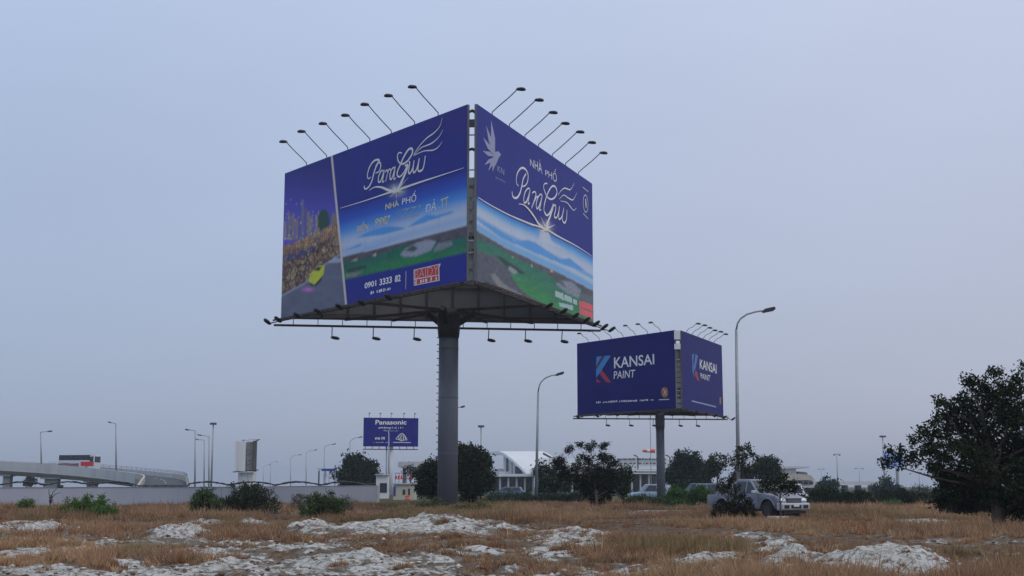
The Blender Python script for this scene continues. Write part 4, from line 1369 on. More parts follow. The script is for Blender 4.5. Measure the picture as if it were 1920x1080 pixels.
# ================================================================== STREET LAMPS
def street_lamp(label, px, d, topy, tipx, tipy, r=.09, base=None, curved=True, lean=0, head=.75, group=None, bpx=None):
    p0 = pt(px, 912, d); z0 = hz(p0.x, d) if base is None else base
    bx = gx(bpx, d) if bpx else p0.x
    t = pt(px, topy, d)
    x0 = gx(bpx if bpx else px, d)
    root = empty('street_lamp', (x0, d, z0))
    tag(root, label, 'street lamp', group)
    top = Vector((t.x, d, t.z)) - root.location
    tip = pt(tipx, tipy, d) - root.location
    q = MB(); q.tube([(0, 0, -.2), (top.x * .5, 0, top.z * .5), (top.x, 0, top.z)], [r * 1.35, r * 1.1, r * .8], 10)
    q.build('pole', M_GALV, root, True)
    q = MB(); q.tube([(0, 0, -.02), (0, 0, .35)], r * 1.9, 10); q.build('base_collar', M_GALV, root)
    dx = tip.x - top.x; dz = tip.z - top.z
    pts = [top]
    if curved:
        for a, b in ((.04, .34), (.12, .58), (.28, .8), (.5, .93), (.72, 1.0)):
            pts.append(top + Vector((dx * a, 0, dz * b)))
        hs = top + Vector((dx * .66, 0, dz * .98))
    else:
        pts = [top + Vector((0, 0, -.05)), top + Vector((dx * .6, 0, dz * .6))]
        hs = pts[-1]
    q = MB(); q.tube(pts, r * .55, 6); q.build('arm', M_GALV, root, True)
    he = tip if not curved else top + Vector((dx, 0, dz * 1.12))
    hw = max(.13, r * 1.6)
    q = MB(); q.prism([(0, -.05), (.15, -.09), (.85, -.09), (1, -.03), (.9, .06), (.2, .05)], hs, he - hs, (0, 0, 1.6), (0, 1, 0), -hw, hw)
    q.build('lamp_head', M_DARK, root)
    return root
street_lamp('tall grey street lamp with curved arm rising behind the pickup', 1380.5, 80, 618, 1454, 582, .10, bpx=1384)
street_lamp('grey street lamp with curved arm left of the dark leafy bush', 1009, 121, 735, 1058, 702, .11, bpx=1005)
street_lamp('street lamp mostly hidden behind the main billboard pole, only its arm showing', 846, 171, 778, 872, 763, .1)
street_lamp('thin street lamp in front of the small electronics billboard', 729, 225, 808, 736, 803, .1)
g = 'lamps receding along the far road'
for px, d, ty, tx, hy, w in ((656, 300, 832, 680, 820, 'nearest the small blue billboard, in front of the round tree'), (608, 356, 842, 630, 833, 'beside the blue gate frame'), (574, 414, 852, 595, 844, 'second to the left of the blue gate frame'),
                             (545, 494, 861, 566, 853, 'third to the left of the blue gate frame'), (507, 600, 871, 521, 866, 'second to the right of the sign tower'), (494, 640, 878, 508, 871, 'first to the right of the sign tower')):
    street_lamp('far slim street lamp ' + w, px, d, ty, tx, hy, .12, group=g)
for px, d, ty, tx, hy, b, w in ((76, 250, 810, 98, 808, 4.95, 'on the overpass left of the bus, arm to the right'), (217, 243, 794, 203, 791, 3.7, 'on the overpass right of the bus, arm to the left'),
                                (366, 230, 807, 347, 805, None, 'just right of the ramp, tallest of three there'), (383, 285, 825, 365, 823, None, 'between two taller lamps right of the ramp, shortest of three'), (392, 265, 818, 370, 815, None, 'right of the ramp, next to the high mast')):
    street_lamp('grey street lamp ' + w, px, d, ty, tx, hy, .12, base=b, curved=False, group='lamps by the overpass')
def mast(label, px, d, topy, hw, bottom=None):
    p = pt(px, topy, d); x = p.x
    root = empty('high_mast_light', (x, d, 0)); tag(root, label, 'light mast')
    q = MB(); q.tube([(0, 0, -.3), (0, 0, p.z)], [.42, .22], 10); q.build('mast', M_GALV, root, True)
    w = hw * d / F
    q = MB(); q.tube([(0, 0, p.z - .3), (0, 0, p.z + .1)], w * .55, 12); q.build('head_ring', M_DARK, root)
    for k in range(8):
        t = R(45 * k)
        q = MB(); q.box((math.cos(t) * w * .75, math.sin(t) * w * .75, p.z - .1), (w * .5, w * .4, .75), t); q.build('floodlight', M_DARK, root)
mast('tall high-mast light with a ring head right of the overpass ramp', 400, 480, 794, 6)
mast('tall high-mast light rising above the tree beside the main pole', 902, 500, 799, 6)
mast('far high-mast light left of the big tree', 1655, 600, 818, 6)
def double_lamp(label, px, d, topy, w):
    p = pt(px, topy, d)
    root = empty('double_street_lamp', (p.x, d, 0)); tag(root, label, 'street lamp', 'double lamps on the far road')
    q = MB(); q.tube([(0, 0, -.3), (0, 0, p.z)], [.2, .12], 8); q.build('pole', M_GALV, root, True)
    for sg in (-1, 1):
        a = w * d / F * sg
        q = MB(); q.tube([(0, 0, p.z - .1), (a * .5, 0, p.z + .5), (a, 0, p.z + .1)], .1, 6); ar = q.build('arm', M_GALV, root)
        q = MB(); q.box((a * 1.1, 0, p.z), (abs(a) * .7, .5, .35)); q.build('lamp_head', M_DARK, ar)
double_lamp('far twin-headed lamp above the right end of the airport building', 1569, 414, 853, 4.5)
double_lamp('far twin-headed lamp over the elevated road', 1611, 700, 879, 6)
double_lamp('faint far twin-headed lamp beside the stepped building', 1540, 760, 880, 4)
double_lamp('faint far twin-headed lamp under the low branches of the big tree', 1723, 640, 886, 3)

# ================================================================== AIRPORT TERMINAL
def terminal():
    D = 340.0; s = D / F
    zT = lambda X, Y: (800 + X / 4.364, 740 + Y / 4.364)
    c = pt(960, 912, D)
    root = empty('airport_terminal', (c.x, D, 0))
    tag(root, 'airport terminal with a white curved vault roof beyond the trees', 'building')
    o = Vector(root.location)
    prof = [zT(*p) for p in ((508,472),(550,465),(590,463),(622,474),(650,490),(700,528),(760,580),(800,622),(818,650))]
    fr = [pt(px, py, D + (i * -1.6)) - o for i, (px, py) in enumerate(prof)]
    sh = Vector((84 * s, 22, 0.6))
    mb = MB(); n = len(fr)
    top = fr + [p + sh for p in fr]
    low = [p + Vector((0, 0, -.7)) for p in top]
    fs = [(i, i + 1, n + i + 1, n + i) for i in range(n - 1)]
    fs += [(2 * n + i, 3 * n + i, 3 * n + i + 1, 2 * n + i + 1) for i in range(n - 1)]
    fs += [(i, 2 * n + i, 2 * n + i + 1, i + 1) for i in range(n - 1)] + [(n + i, n + i + 1, 3 * n + i + 1, 3 * n + i) for i in range(n - 1)]
    fs += [(0, n, 3 * n, 2 * n), (n - 1, 3 * n - 1, 4 * n - 1, 2 * n - 1)]
    mb.add(top + low, fs); mb.build('vault_roof', M_WHITE, root)
    # gable wall with fins
    zb = pt(960, 893, D).z
    gi = [p + Vector((1.2, .6, -.75)) for p in fr[2:]]
    mb = MB(); k = len(gi)
    vs_ = gi + [Vector((p.x, p.y, zb)) for p in gi]
    mb.add(vs_, [(i, i + 1, k + i + 1, k + i) for i in range(k - 1)]); mb.build('gable_wall', M_CONC, root)
    for i in range(1, k - 1):
        p = gi[i]
        q = MB(); q.beam(Vector((p.x, p.y - .3, zb)), Vector((p.x, p.y - .3, p.z)), .7, .5); q.build('fin', M_CONCD if i % 2 else M_CONC, root)
    for (x0, x1, y0, y1) in ((650,665,520,630), (722,778,590,655)):
        a, b = zT(x0, y1), zT(x1, y0)
        pa, pb = pt(*a, D - 9) - o, pt(*b, D - 9) - o
        q = MB(); q.box(((pa.x + pb.x) / 2, pa.y, (pa.z + pb.z) / 2), (abs(pb.x - pa.x), .2, pb.z - pa.z)); q.build('gable_window', M_GLASS, root)
    # front hall and canopy
    def slab(x0, x1, y0, y1, d, dep, nm, m_):
        a, b = pt(x0, y1, d) - o, pt(x1, y0, d) - o
        q = MB(); q.box(((a.x + b.x) / 2, a.y + dep / 2, (a.z + b.z) / 2), (b.x - a.x, dep, b.z - a.z)); return q.build(nm, m_, root)
    slab(895, 1010, 888.5, 893.5, D - 18, 22, 'canopy', M_WHITE)
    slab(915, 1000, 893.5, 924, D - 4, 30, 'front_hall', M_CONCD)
    slab(935, 975, 884, 889, D - 6, 10, 'upper_slab', M_CONC)
    slab(915, 950, 879, 889, D + 4, 12, 'side_wing', M_WHITE)
    for k_ in range(7):
        x = 905 + k_ * 15.5
        slab(x, x + 3.2, 893, 926, D - 17, 1.2, 'column', M_CONC)
    for k_ in range(6):
        x = 911 + k_ * 15.5
        slab(x, x + 9, 899, 921, D - 4.4, .3, 'window', M_GLASS)
    # low concourse to the right
    slab(1000, 1255, 880, 884, D - 30, 26, 'concourse_roof', M_CONC)
    slab(1000, 1255, 886, 888.5, D - 34, 26, 'lower_roof', M_WHITE)
    slab(1005, 1250, 889, 926, D - 12, 20, 'concourse_hall', M_CONCD)
    slab(1010, 1256, 859, 879.6, D - 14, 6, 'sign_fascia', M_WHITE)
    for k_ in range(15):
        x = 1008 + k_ * 16
        slab(x, x + 2.2, 888.6, 926, D - 33, 1, 'column', M_CONC)
        slab(x + 4, x + 13, 896, 920, D - 12.4, .3, 'window', M_GLASS)
    rng = random.Random(2)
    x = 1158
    while x < 1250:
        w = rng.uniform(3, 9)
        slab(x, x + w, 859.5 + rng.uniform(-.5, .5), 862, D - 14.5, .4, 'sign_mark', M_DARK)
        if rng.random() < .8: slab(x + 2, x + 2 + w * .8, 867.5, 869.5, D - 14.5, .4, 'sign_mark', M_DARK)
        x += w + rng.uniform(1, 3)
    q = MB(); q.beam(pt(1018, 850, D - 10) - o, pt(1040, 862, D - 10) - o, .5, .5); q.build('roof_strut', M_RUST, root)
    for X in (1150, 1196, 1256):
        q = MB(); a = pt(X, 880, D - 20) - o
        q.tube([a, pt(X, 858, D - 20) - o, pt(X - 4, 854.5, D - 20) - o, pt(X - 8, 853.5, D - 20) - o], .16, 5); q.build('roof_lamp', M_DARK, root)
terminal()
def stepped_building():
    D = 270.0
    c = pt(1500, 912, D); root = empty('stepped_building', (c.x, D, 0))
    tag(root, 'grey stepped building with overhanging roof slabs right of the pickup', 'building')
    o = Vector(root.location)
    def slab(poly, d, dep, nm, m_):
        pp = [pt(*p, d) - o for p in poly]
        q = MB(); n = len(pp)
        q.add(pp + [p + Vector((0, dep, 0)) for p in pp], [tuple(range(n))[::-1], tuple(range(n, 2 * n))] + [(i, (i + 1) % n, (i + 1) % n + n, i + n) for i in range(n)])
        return q.build(nm, m_, root)
    slab([(1460,879),(1518,877.5),(1518.5,875),(1460,874)], D, 14, 'top_slab', M_CONC)
    slab([(1460,888.5),(1494,888.5),(1492,879),(1460,879)], D + 1, 10, 'upper_wall', M_CONC)
    slab([(1455,900),(1528,900),(1520,891),(1500,888.6),(1455,888)], D - 3, 18, 'curved_roof', M_BEIGE)
    slab([(1455,911),(1530,911),(1528,900.3),(1455,900.3)], D - 1, 16, 'middle_wall', M_CONC)
    slab([(1450,914.5),(1537,914.5),(1535,911.2),(1450,911.2)], D - 4, 20, 'lower_slab', M_CONC)
    slab([(1450,928),(1530,928),(1530,914.8),(1450,914.8)], D, 14, 'ground_floor', M_CONCD)
    for k in range(5):
        slab([(1478 + k * 10, 908), (1485 + k * 10, 908), (1485 + k * 10, 903), (1478 + k * 10, 903)], D - 1.2, .3, 'window', M_GLASS)
    slab([(1495,890),(1515,890),(1513,885.5),(1497,884)], D + 2, 5, 'roof_plant', M_CONCD)
stepped_building()
def elevated_road():
    D = 320.0
    a, b = pt(1545, 906, D), pt(1645, 906, D + 10)
    root = empty('elevated_road', (a.x, D, 0)); tag(root, 'far elevated road deck on short piers left of the big tree', 'overpass')
    o = Vector(root.location)
    q = MB(); q.beam(a - o, b - o, 8, .8); q.build('deck', M_CONC, root)
    for k in range(4):
        p = a.lerp(b, (k + .5) / 4)
        q = MB(); q.box(Vector((p.x, p.y, p.z / 2 - .5)) - o, (1.0, 2.4, p.z)); q.build('pier', M_CONCD, root)
elevated_road()
def far_billboard():
    D = 420.0
    a, b = pt(1657, 876, D), pt(1692, 876, D + 4)
    c = pt(1686, 912, D); root = empty('billboard', (c.x, D, 0)); tag(root, 'faint pale blue billboard half hidden behind the big tree', 'billboard')
    P = Panel((a.x - c.x, 0), (b.x - c.x, 3), a.z, pt(1670, 849, D).z, root, (c.x, D, 0))
    P.sheet(art_plain((118, 142, 196)), 8, 6)
    q = MB(); q.tube([(0, 1.5, -.3), (0, 1.5, a.z)], .5, 12); q.build('pole', M_GALV, root)
far_billboard()

# ================================================================== SMALL STRUCTURES BEHIND THE WALL
def guard_house():
    D = 150.0; s = D / F
    c = pt(758, 912, D); g = hz(c.x, D); root = empty('guard_house', (c.x, D, g)); tag(root, 'small cream guard house under the red roof sign', 'hut')
    zt_ = pt(758, 908, D).z - g; W = 41 * s
    q = MB(); q.box((0, 1.2, zt_ / 2 - .1), (W, 2.4, zt_ + .2)); q.build('wall', M_CREAM, root)
    q = MB(); q.box((0, 1.2, zt_ + .06), (W * 1.08, 2.8, .14)); q.build('roof', M_CONC, root)
    for X, w, h in ((757.5, 4.5, 9), (767, 3.5, 12)):
        p = pt(X, 924, D)
        q = MB(); q.box((p.x - c.x, -.02, p.z - g + .1), (w * s, .08, h * s)); q.build('window', M_GLASS, root)
    p = pt(740, 921, D); q = MB(); q.box((p.x - c.x, -.03, p.z - g), (4 * s, .06, 17 * s)); q.build('door', M_BLUE, root)
    # red roof sign
    fr = MB()
    za, zb_ = pt(0, 898, D + 1).z - g, pt(0, 887, D + 1).z - g
    x0, x1 = pt(741, 900, D + 1).x - c.x, pt(784, 900, D + 1).x - c.x
    for k in range(7):
        x = x0 + (x1 - x0) * k / 6
        fr.beam((x, 1, zt_), (x, 1, zb_), .05)
    fr.beam((x0, 1, za), (x1, 1, za), .06); fr.beam((x0, 1, zb_), (x1, 1, zb_), .06)
    fr.build('sign_frame', M_DARK, root)
    P = Panel((x0, .9), (x1, .9), za, zb_, root, (c.x, D, g))
    P.obj = root
    P.marks(((741,899),(784,899),(784,888),(741,890)), 9, M_RED, 10, 'red_sign_letters', .05)
guard_house()
def canopy():
    D = 200.0; s = D / F
    c = pt(778, 912, D); root = empty('gate_canopy', (c.x, D, 0)); tag(root, 'grey flat gate canopy roof left of the main billboard pole', 'canopy')
    a, b = pt(748, 871, D), pt(815, 871, D)
    q = MB(); q.box(((a.x + b.x) / 2 - c.x, 2, a.z), (b.x - a.x, 7, 10 * s)); q.build('roof_slab', M_CONC, root)
    for X in (756, 806):
        p = pt(X, 900, D); z = pt(X, 876, D).z
        q = MB(); q.box((p.x - c.x, 2, z / 2 - .1), (.5, .6, z)); q.build('column', M_CONCD, root)
canopy()
def kiosk():
    D = 165.0
    c = pt(716, 912, D); root = empty('kiosk', (c.x, D, 0)); tag(root, 'white kiosk block at the right end of the grey wall', 'kiosk')
    z = pt(0, 890, D).z; w = 22 * D / F
    q = MB(); q.box((0, 1, z / 2 - .1), (w, 2, z)); q.build('wall', M_WHITE, root, bevel=.03)
    q = MB(); q.box((.2, -.02, z * .45), (w * .6, .06, z * .4)); q.build('window', M_GLASS, root)
    q = MB(); q.box((0, .9, z + .01), (w * 1.15, 2.5, .12)); q.build('roof', M_CONC, root)
kiosk()
def gate_frame():
    D = 180.0; s = D / F
    c = pt(612, 912, D); root = empty('entrance_gate', (c.x, D, 0)); tag(root, 'blue-beamed gate frame standing left of the round tree', 'gate')
    z = pt(0, 881, D).z
    for X, m_, w in ((597.5, M_DARK, 2.0), (628, M_GALV, 1.6)):
        p = pt(X, 912, D); q = MB(); q.box((p.x - c.x, 0, z / 2 - .1), (w * s, .3, z)); q.build('post', m_, root)
    a, b = pt(603, 881, D), pt(628, 881, D); q = MB(); q.beam(a - Vector(root.location), b - Vector(root.location), .3, 4.5 * s); q.build('beam', M_BLUE, root)
    a, b = pt(596, 879.5, D), pt(604, 879.5, D); q = MB(); q.beam(a - Vector(root.location), b - Vector(root.location), .25, 1.2 * s); q.build('beam', M_DARK, root)
    for X, Y, w, h in ((611, 893, 4, 9), (617, 899, 3, 14), (610, 903, 4, 4), (620, 888, 6, 3)):
        p = pt(X, Y, D + .5); q = MB(); q.box((p.x - c.x, .5, p.z), (w * s, .08, h * s)); q.build('hanging_board', M_WHITE, root)
        q = MB(); q.beam((p.x - c.x, .5, p.z), (p.x - c.x, .5, z), .04); q.build('hanger', M_DARK, root)
gate_frame()
def windsock():
    D = 300.0
    c = pt(1221, 912, D); root = empty('windsock', (c.x, D, 0)); tag(root, 'red and white windsock on a thin mast left of the second billboard pole', 'windsock')
    zt_ = pt(1221, 780, D).z
    q = MB(); q.tube([(0, 0, -.3), (0, 0, zt_)], .07, 6); q.build('mast', M_GALV, root)
    for x0, x1, m_, r0, r1 in ((1205, 1213, M_ORANGE, .30, .36), (1213.2, 1218.3, M_WHITE, .37, .42), (1218.5, 1228, M_ORANGE, .42, .46)):
        a, b = pt(x0, 845, D) - root.location, pt(x1, 846, D) - root.location
        q = MB(); q.tube([a + Vector((0, -.1, 0)), b + Vector((0, -.1, 0))], [r0, r1], 10); q.build('sock_band', m_, root)
windsock()
def barrel():
    D = 146.0
    c = pt(764, 930, D); g = hz(c.x, D); root = empty('barrel', (c.x, D, g)); tag(root, 'orange drum standing before the cream guard house', 'barrel')
    q = MB(); q.tube([(0, 0, 0), (0, 0, .03), (0, 0, .5), (0, 0, .53)], [.24, .27, .27, .24], 14); b_ = q.build('drum_body', M_ORANGE, root)
    q = MB(); q.tube([(0, 0, .22), (0, 0, .27)], .285, 14); q.build('hoop', M_WHITE, root)
barrel()

# ================================================================== VEHICLES
def wheel(root, x, y, r, w, side):
    q = MB(); n = 20
    q.tube([(x, y - w / 2, r), (x, y - w / 2 + .02, r), (x, y + w / 2 - .02, r), (x, y + w / 2, r)], [r * .9, r, r, r * .9], n)
    t = bpy.data.objects.new('wheel', None); link(t, root); t.empty_display_size = .1
    o = q.build('tyre', M_RUBBER, t)
    q = MB(); yy = y + side * w / 2
    q.tube([(x, yy - side * .03, r), (x, yy + side * .012, r)], r * .58, 14); o2 = q.build('rim', M_DARK, t)
    for k in range(5):
        pass
    return t
def pickup():
    D = 62.0
    c = pt(1419, 912, D)
    g = hz(c.x, D)
    fwd = math.atan2(-math.cos(R(32)), math.sin(R(32)))
    root = empty('pickup_truck', (c.x, D, g), fwd)
    tag(root, 'dusty silver pickup truck parked in the dry grass', 'pickup truck')
    W = .86
    # body sides with wheel arches
    def arc(cx, r, z, a0, a1, n=10):
        return [(cx + r * math.cos(R(a0 + (a1 - a0) * i / n)), z + r * math.sin(R(a0 + (a1 - a0) * i / n))) for i in range(n + 1)]
    prof = [(-.92, .48), (-.92, 1.06), (.2, 1.10), (1.0, 1.12), (1.35, 1.10), (1.95, 1.03), (2.28, .93), (2.42, .80), (2.46, .62), (2.46, .46), (2.06, .42)]
    prof += arc(1.58, .46, .42, 0, 180)
    prof += [(1.05, .42)]
    def shell(prof, name, material, bev, tw=None):
        mb = MB(); mb.prism(prof, (0, 0, 0), (1, 0, 0), (0, 0, 1), (0, 1, 0), -W, W)
        me = bpy.data.meshes.new(name); me.from_pydata(mb.v, [], mb.f)
        bm = bmesh.new(); bm.from_mesh(me)
        bmesh.ops.recalc_face_normals(bm, faces=bm.faces)
        for v in bm.verts:
            x, y, z = v.co
            k = 1.0 - .05 * max(0, z - .75) / .35
            if x > 1.6: k -= .10 * ((x - 1.6) / .86) ** 2
            v.co.y = y * k
        es = [e for e in bm.edges if abs(e.verts[0].co.y - e.verts[1].co.y) < .15]
        bmesh.ops.bevel(bm, geom=es, offset=bev, segments=3, profile=.5, affect='EDGES', clamp_overlap=True)
        bm.to_mesh(me); bm.free()
        for p in me.polygons: p.use_smooth = True
        try: me.set_sharp_from_angle(angle=R(35))
        except Exception: pass
        me.materials.append(material)
        return link(bpy.data.objects.new(name, me), root)
    shell(prof, 'body', M_SILVER, .05)
    bed = [(-2.6, .55), (-2.6, 1.05), (-.97, 1.05), (-.97, .5)] + [(-1.03, .44)] + arc(-1.52, .46, .42, 0, 180) + [(-2.1, .5)]
    bd = shell(bed, 'cargo_bed', M_SILVER, .03)
    q = MB(); q.box((-1.78, 0, 1.054), (1.45, W * 1.7, .012)); q.build('bed_floor', M_DARK, bd)
    # dark wheel wells
    for x in (1.58, -1.52):
        q = MB(); q.tube([(x, -W + .12, .42), (x, W - .12, .42)], .452, 20); q.build('wheel_well', M_BLACK, root)
    # cab
    def cab(z0, z1, x0a, x1a, x0b, x1b, w0, w1): 
        return [(x0a, -w0, z0), (x1a, -w0, z0), (x1a, w0, z0), (x0a, w0, z0), (x0b, -w1, z1), (x1b, -w1, z1), (x1b, w1, z1), (x0b, w1, z1)]
    q = MB(); q.add(cab(1.05, 1.77, -.92, 1.02, -.72, .22, .81, .62), [(0,3,2,1),(4,5,6,7),(0,1,5,4),(1,2,6,5),(2,3,7,6),(3,0,4,7)])
    cb = q.build('cab', M_SILVER, root, True, .07, 3)
    def sidewin(pp, sg, nm):
        # pp in (x,z); y from the slanted side
        q = MB(); vs_ = []
        for x, z in pp:
            t = (z - 1.05) / .72
            vs_.append(Vector((x, sg * (.81 + (.62 - .81) * t + .012), z)))
        n_ = len(vs_)
        q.add(vs_ + [v - Vector((0, sg * .03, 0)) for v in vs_], [tuple(range(n_)), tuple(range(n_, 2 * n_))[::-1]] + [(i, (i + 1) % n_, (i + 1) % n_ + n_, i + n_) for i in range(n_)])
        q.build(nm, M_GLASS, cb)
    for sg in (-1, 1):
        sidewin([(.12, 1.12), (.86, 1.12), (.74, 1.24), (.28, 1.66), (.12, 1.66)], sg, 'front_window')
        sidewin([(-.72, 1.14), (.02, 1.12), (.02, 1.66), (-.58, 1.66)], sg, 'rear_window')
    # windscreen on the front slope
    a0, a1 = Vector((1.02, .81, 1.05)), Vector((.22, .62, 1.77))
    nrm = Vector((.72, 0, .8)).normalized()
    def ws(t, y): 
        p = a0.lerp(a1, t); return Vector((p.x, y * p.y, p.z)) + nrm * .012
    q = MB(); vs_ = [ws(.10, -.9), ws(.10, .9), ws(.9, .86), ws(.9, -.86)]
    q.add(vs_ + [v - nrm * .03 for v in vs_], [(0,1,2,3),(7,6,5,4),(0,4,5,1),(1,5,6,2),(2,6,7,3),(3,7,4,0)]); q.build('windscreen', M_GLASS, cb)
    # door seams and handles
    for sg in (-1, 1):
        for x in (.07, 1.0):
            q = MB(); q.box((x, sg * (W - .004), .8), (.012, .012, .55)); q.build('door_seam', M_DARK, root)
        q = MB(); q.box((.24, sg * (W + .012), .95), (.17, .04, .03)); q.build('door_handle', M_CHROME, root, bevel=.008)
        q = MB(); q.box((.86, sg * (W + .12), 1.17), (.13, .25, .17)); q.build('wing_mirror', M_CHROME, root, bevel=.04)
        # flared arch lips
        for cx in (1.58, -1.52):
            q = MB(); q.tube([(x_, sg * (W - .012), z_) for x_, z_ in arc(cx, .475, .42, 5, 175, 12)], .032, 6); q.build('arch_flare', M_SILVER, root, True)
        q = MB(); q.box((.1, sg * (W - .06), .40), (1.9, .1, .07)); q.build('side_step', M_DARK, root, bevel=.015)
    # front
    q = MB(); q.box((2.40, 0, .80), (.1, .92, .20)); gr = q.build('grille', M_BLACK, root, bevel=.02)
    for z in (.75, .81, .87):
        q = MB(); q.box((2.456, 0, z), (.02, .86, .018)); q.build('grille_bar', M_CHROME, gr)
    q = MB(); q.box((2.44, 0, .915), (.06, .96, .035)); q.build('grille_trim', M_CHROME, gr, bevel=.01)
    for sg in (-1, 1):
        q = MB(); q.prism([(2.10, .80), (2.40, .74), (2.43, .80), (2.36, .90), (2.08, .97)], (0, 0, 0), (1, 0, 0), (0, 0, 1), (0, 1, 0), sg * .48, sg * .80)
        q.build('headlight', mat('headlight_glass', (.75, .77, .8), .08, .3, .05, 20), root, bevel=.02)
    q = MB(); q.prism([(2.20, .36), (2.52, .36), (2.57, .42), (2.57, .64), (2.52, .70), (2.2, .70)], (0, 0, 0), (1, 0, 0), (0, 0, 1), (0, 1, 0), -.86, .86)
    bp = q.build('front_bumper', mat('bumper_silver', (.42, .44, .5), .3, .2, .05, 3), root, bevel=.035)
    for y, w in ((0, .62), (-.58, .30), (.58, .30)):
        q = MB(); q.box((2.572, y, .53), (.012, w, .15)); q.build('bumper_intake', M_BLACK, bp, bevel=.004)
    q = MB(); q.box((2.582, 0, .585), (.012, .34, .11)); q.build('number_plate', M_WHITE, bp)
    q = MB(); q.box((2.35, 0, .28), (.25, 1.3, .12)); q.build('skid_plate', M_BLACK, root)
    q = MB(); q.box((0, 0, .42), (4.3, 1.2, .22)); q.build('chassis', M_BLACK, root)
    for x in (1.58, -1.52):
        for sg in (-1, 1): wheel(root, x, sg * (W - .12), .37, .25, sg)
pickup()
def car(label, px, d, rz, paint, van=False):
    c = pt(px, 912, d); g = hz(c.x, d)
    root = empty('parked_car', (c.x, d, g), rz); tag(root, label, 'car', 'cars parked before the terminal')
    L, W = 4.3, .85; H = 1.75 if van else 1.46
    q = MB(); q.prism([(-L/2,.35),(-L/2-.02,.75),(-L/2+.1,.93),(.9,.95),(1.9,.82),(2.14,.62),(2.14,.32)], (0,0,0), (1,0,0), (0,0,1), (0,1,0), -W, W)
    q.build('body', paint, root, True, .06, 2)
    q = MB(); w1 = .66; xb = -L/2 + .2
    q.add([(xb,-.8,.9),(1.0,-.8,.9),(1.0,.8,.9),(xb,.8,.9),(xb+.3,-w1,H),(.25,-w1,H),(.25,w1,H),(xb+.3,w1,H)], [(0,3,2,1),(4,5,6,7),(0,1,5,4),(1,2,6,5),(2,3,7,6),(3,0,4,7)])
    cb = q.build('cabin', paint, root, True, .06, 2)
    for sg in (-1, 1):
        for x0, x1, y0, y1 in ((xb+.25, -.75, xb+.42, -.7), (-.62, .78, -.6, .2)):
            q = MB()
            f = lambda x, t: Vector((x, sg * (.8 + (w1-.8)*t + .012), .9 + (H-.9)*t))
            vs_ = [f(x0,.12), f(x1,.12), f(y1,.86), f(y0,.86)]
            q.add(vs_ + [v - Vector((0, sg*.02, 0)) for v in vs_], [(0,1,2,3),(7,6,5,4),(0,4,5,1),(1,5,6,2),(2,6,7,3),(3,7,4,0)]); q.build('side_window', M_GLASS, cb)
    q = MB(); q.add([(.95,-.7,1.0),(.95,.7,1.0),(.36,.6,H-.06),(.36,-.6,H-.06),(.9,-.7,1.0),(.9,.7,1.0),(.3,.6,H-.06),(.3,-.6,H-.06)], [(0,1,2,3),(7,6,5,4),(0,4,5,1),(1,5,6,2),(2,6,7,3),(3,7,4,0)]); q.build('windscreen', M_GLASS, cb)
    for x in (-1.3, 1.35):
        for sg in (-1, 1): wheel(root, x, sg * (W - .1), .32, .2, sg)
car('slate blue car half hidden by bushes left of the pickup', 1306, 118, R(200), M_CARB, True)
car('silver car behind the tailgate of the pickup', 1332, 132, R(215), M_SILVER, True)
car('pale car just above the cab of the pickup', 1356, 134, R(200), M_SILVER, True)
car('white car behind the pickup bonnet', 1462, 110, R(190), M_CARW, True)
car('pale blue car left of the second billboard pole', 1217, 140, R(190), M_CARL, True)
car('silver car right of the mid-field street lamp', 1032, 142, R(175), M_SILVER)
car('dark car in front of the terminal columns', 950, 155, R(175), M_CARB)
def kerb_block():
    c = pt(1459, 969, 58.5); g = hz(c.x, 58.5)
    q = MB(); q.box((0, 0, .06), (.92, .22, .2)); o = q.build('concrete_block', M_WHITE, None, bevel=.025)
    o.location = (c.x, 58.5, g + .05)
    tag(o, 'white concrete block lying in the grass before the pickup bumper', 'block')
kerb_block()

# ================================================================== TREES AND SHRUBS
rs = np.random.default_rng
def big_tree():
    D = 47.0
    L = [(1662,868,14),(1685,866,15),(1668,846,10),(1685,846,12),(1715,858,18),(1742,836,20),(1712,822,12),(1732,806,14),(1762,815,26),(1785,842,30),
         (1760,868,18),(1778,772,22),(1764,752,15),(1800,755,26),(1812,716,17),(1838,722,22),(1868,702,16),(1852,748,30),(1890,742,30),(1908,708,17),
         (1828,800,38),(1880,800,40),(1850,850,42),(1905,856,42),(1796,888,28),(1772,902,19),(1802,926,28),(1852,908,38),(1900,925,36),(1925,780,36),
         (1955,745,36),(1962,820,44),(1960,890,46),(2005,790,42),(2010,860,44),(2045,830,34),(1985,715,26),(1820,775,26),(1745,852,16),(1830,865,30),
         (1770,925,20),(1930,690,18),(2000,920,34),(1755,790,13),(1790,800,24),(1840,935,26),(1780,942,16),(1865,950,18),(1925,955,20),(1765,885,24),(1790,905,28),(1825,900,32),(1750,878,14),(1870,880,36),(1915,890,40),(1905,770,34),(1870,765,30),(1925,830,40),(1880,725,20),(1820,835,30),(1900,950,26),(1930,920,34),(1815,948,20),(1760,945,16)]
    cl = px_clumps(L, D, rs(1), 1.3)
    p = pt(1884, 995, 46)
    make_tree('broadleaf_tree', 'large dark broadleaf tree at the right edge of the field', (p.x, 46.5), cl, .115, 1.35, (.026, .039, .017), .24, seed=2, limbs=30, var=.5, trunk_to=.55)
big_tree()
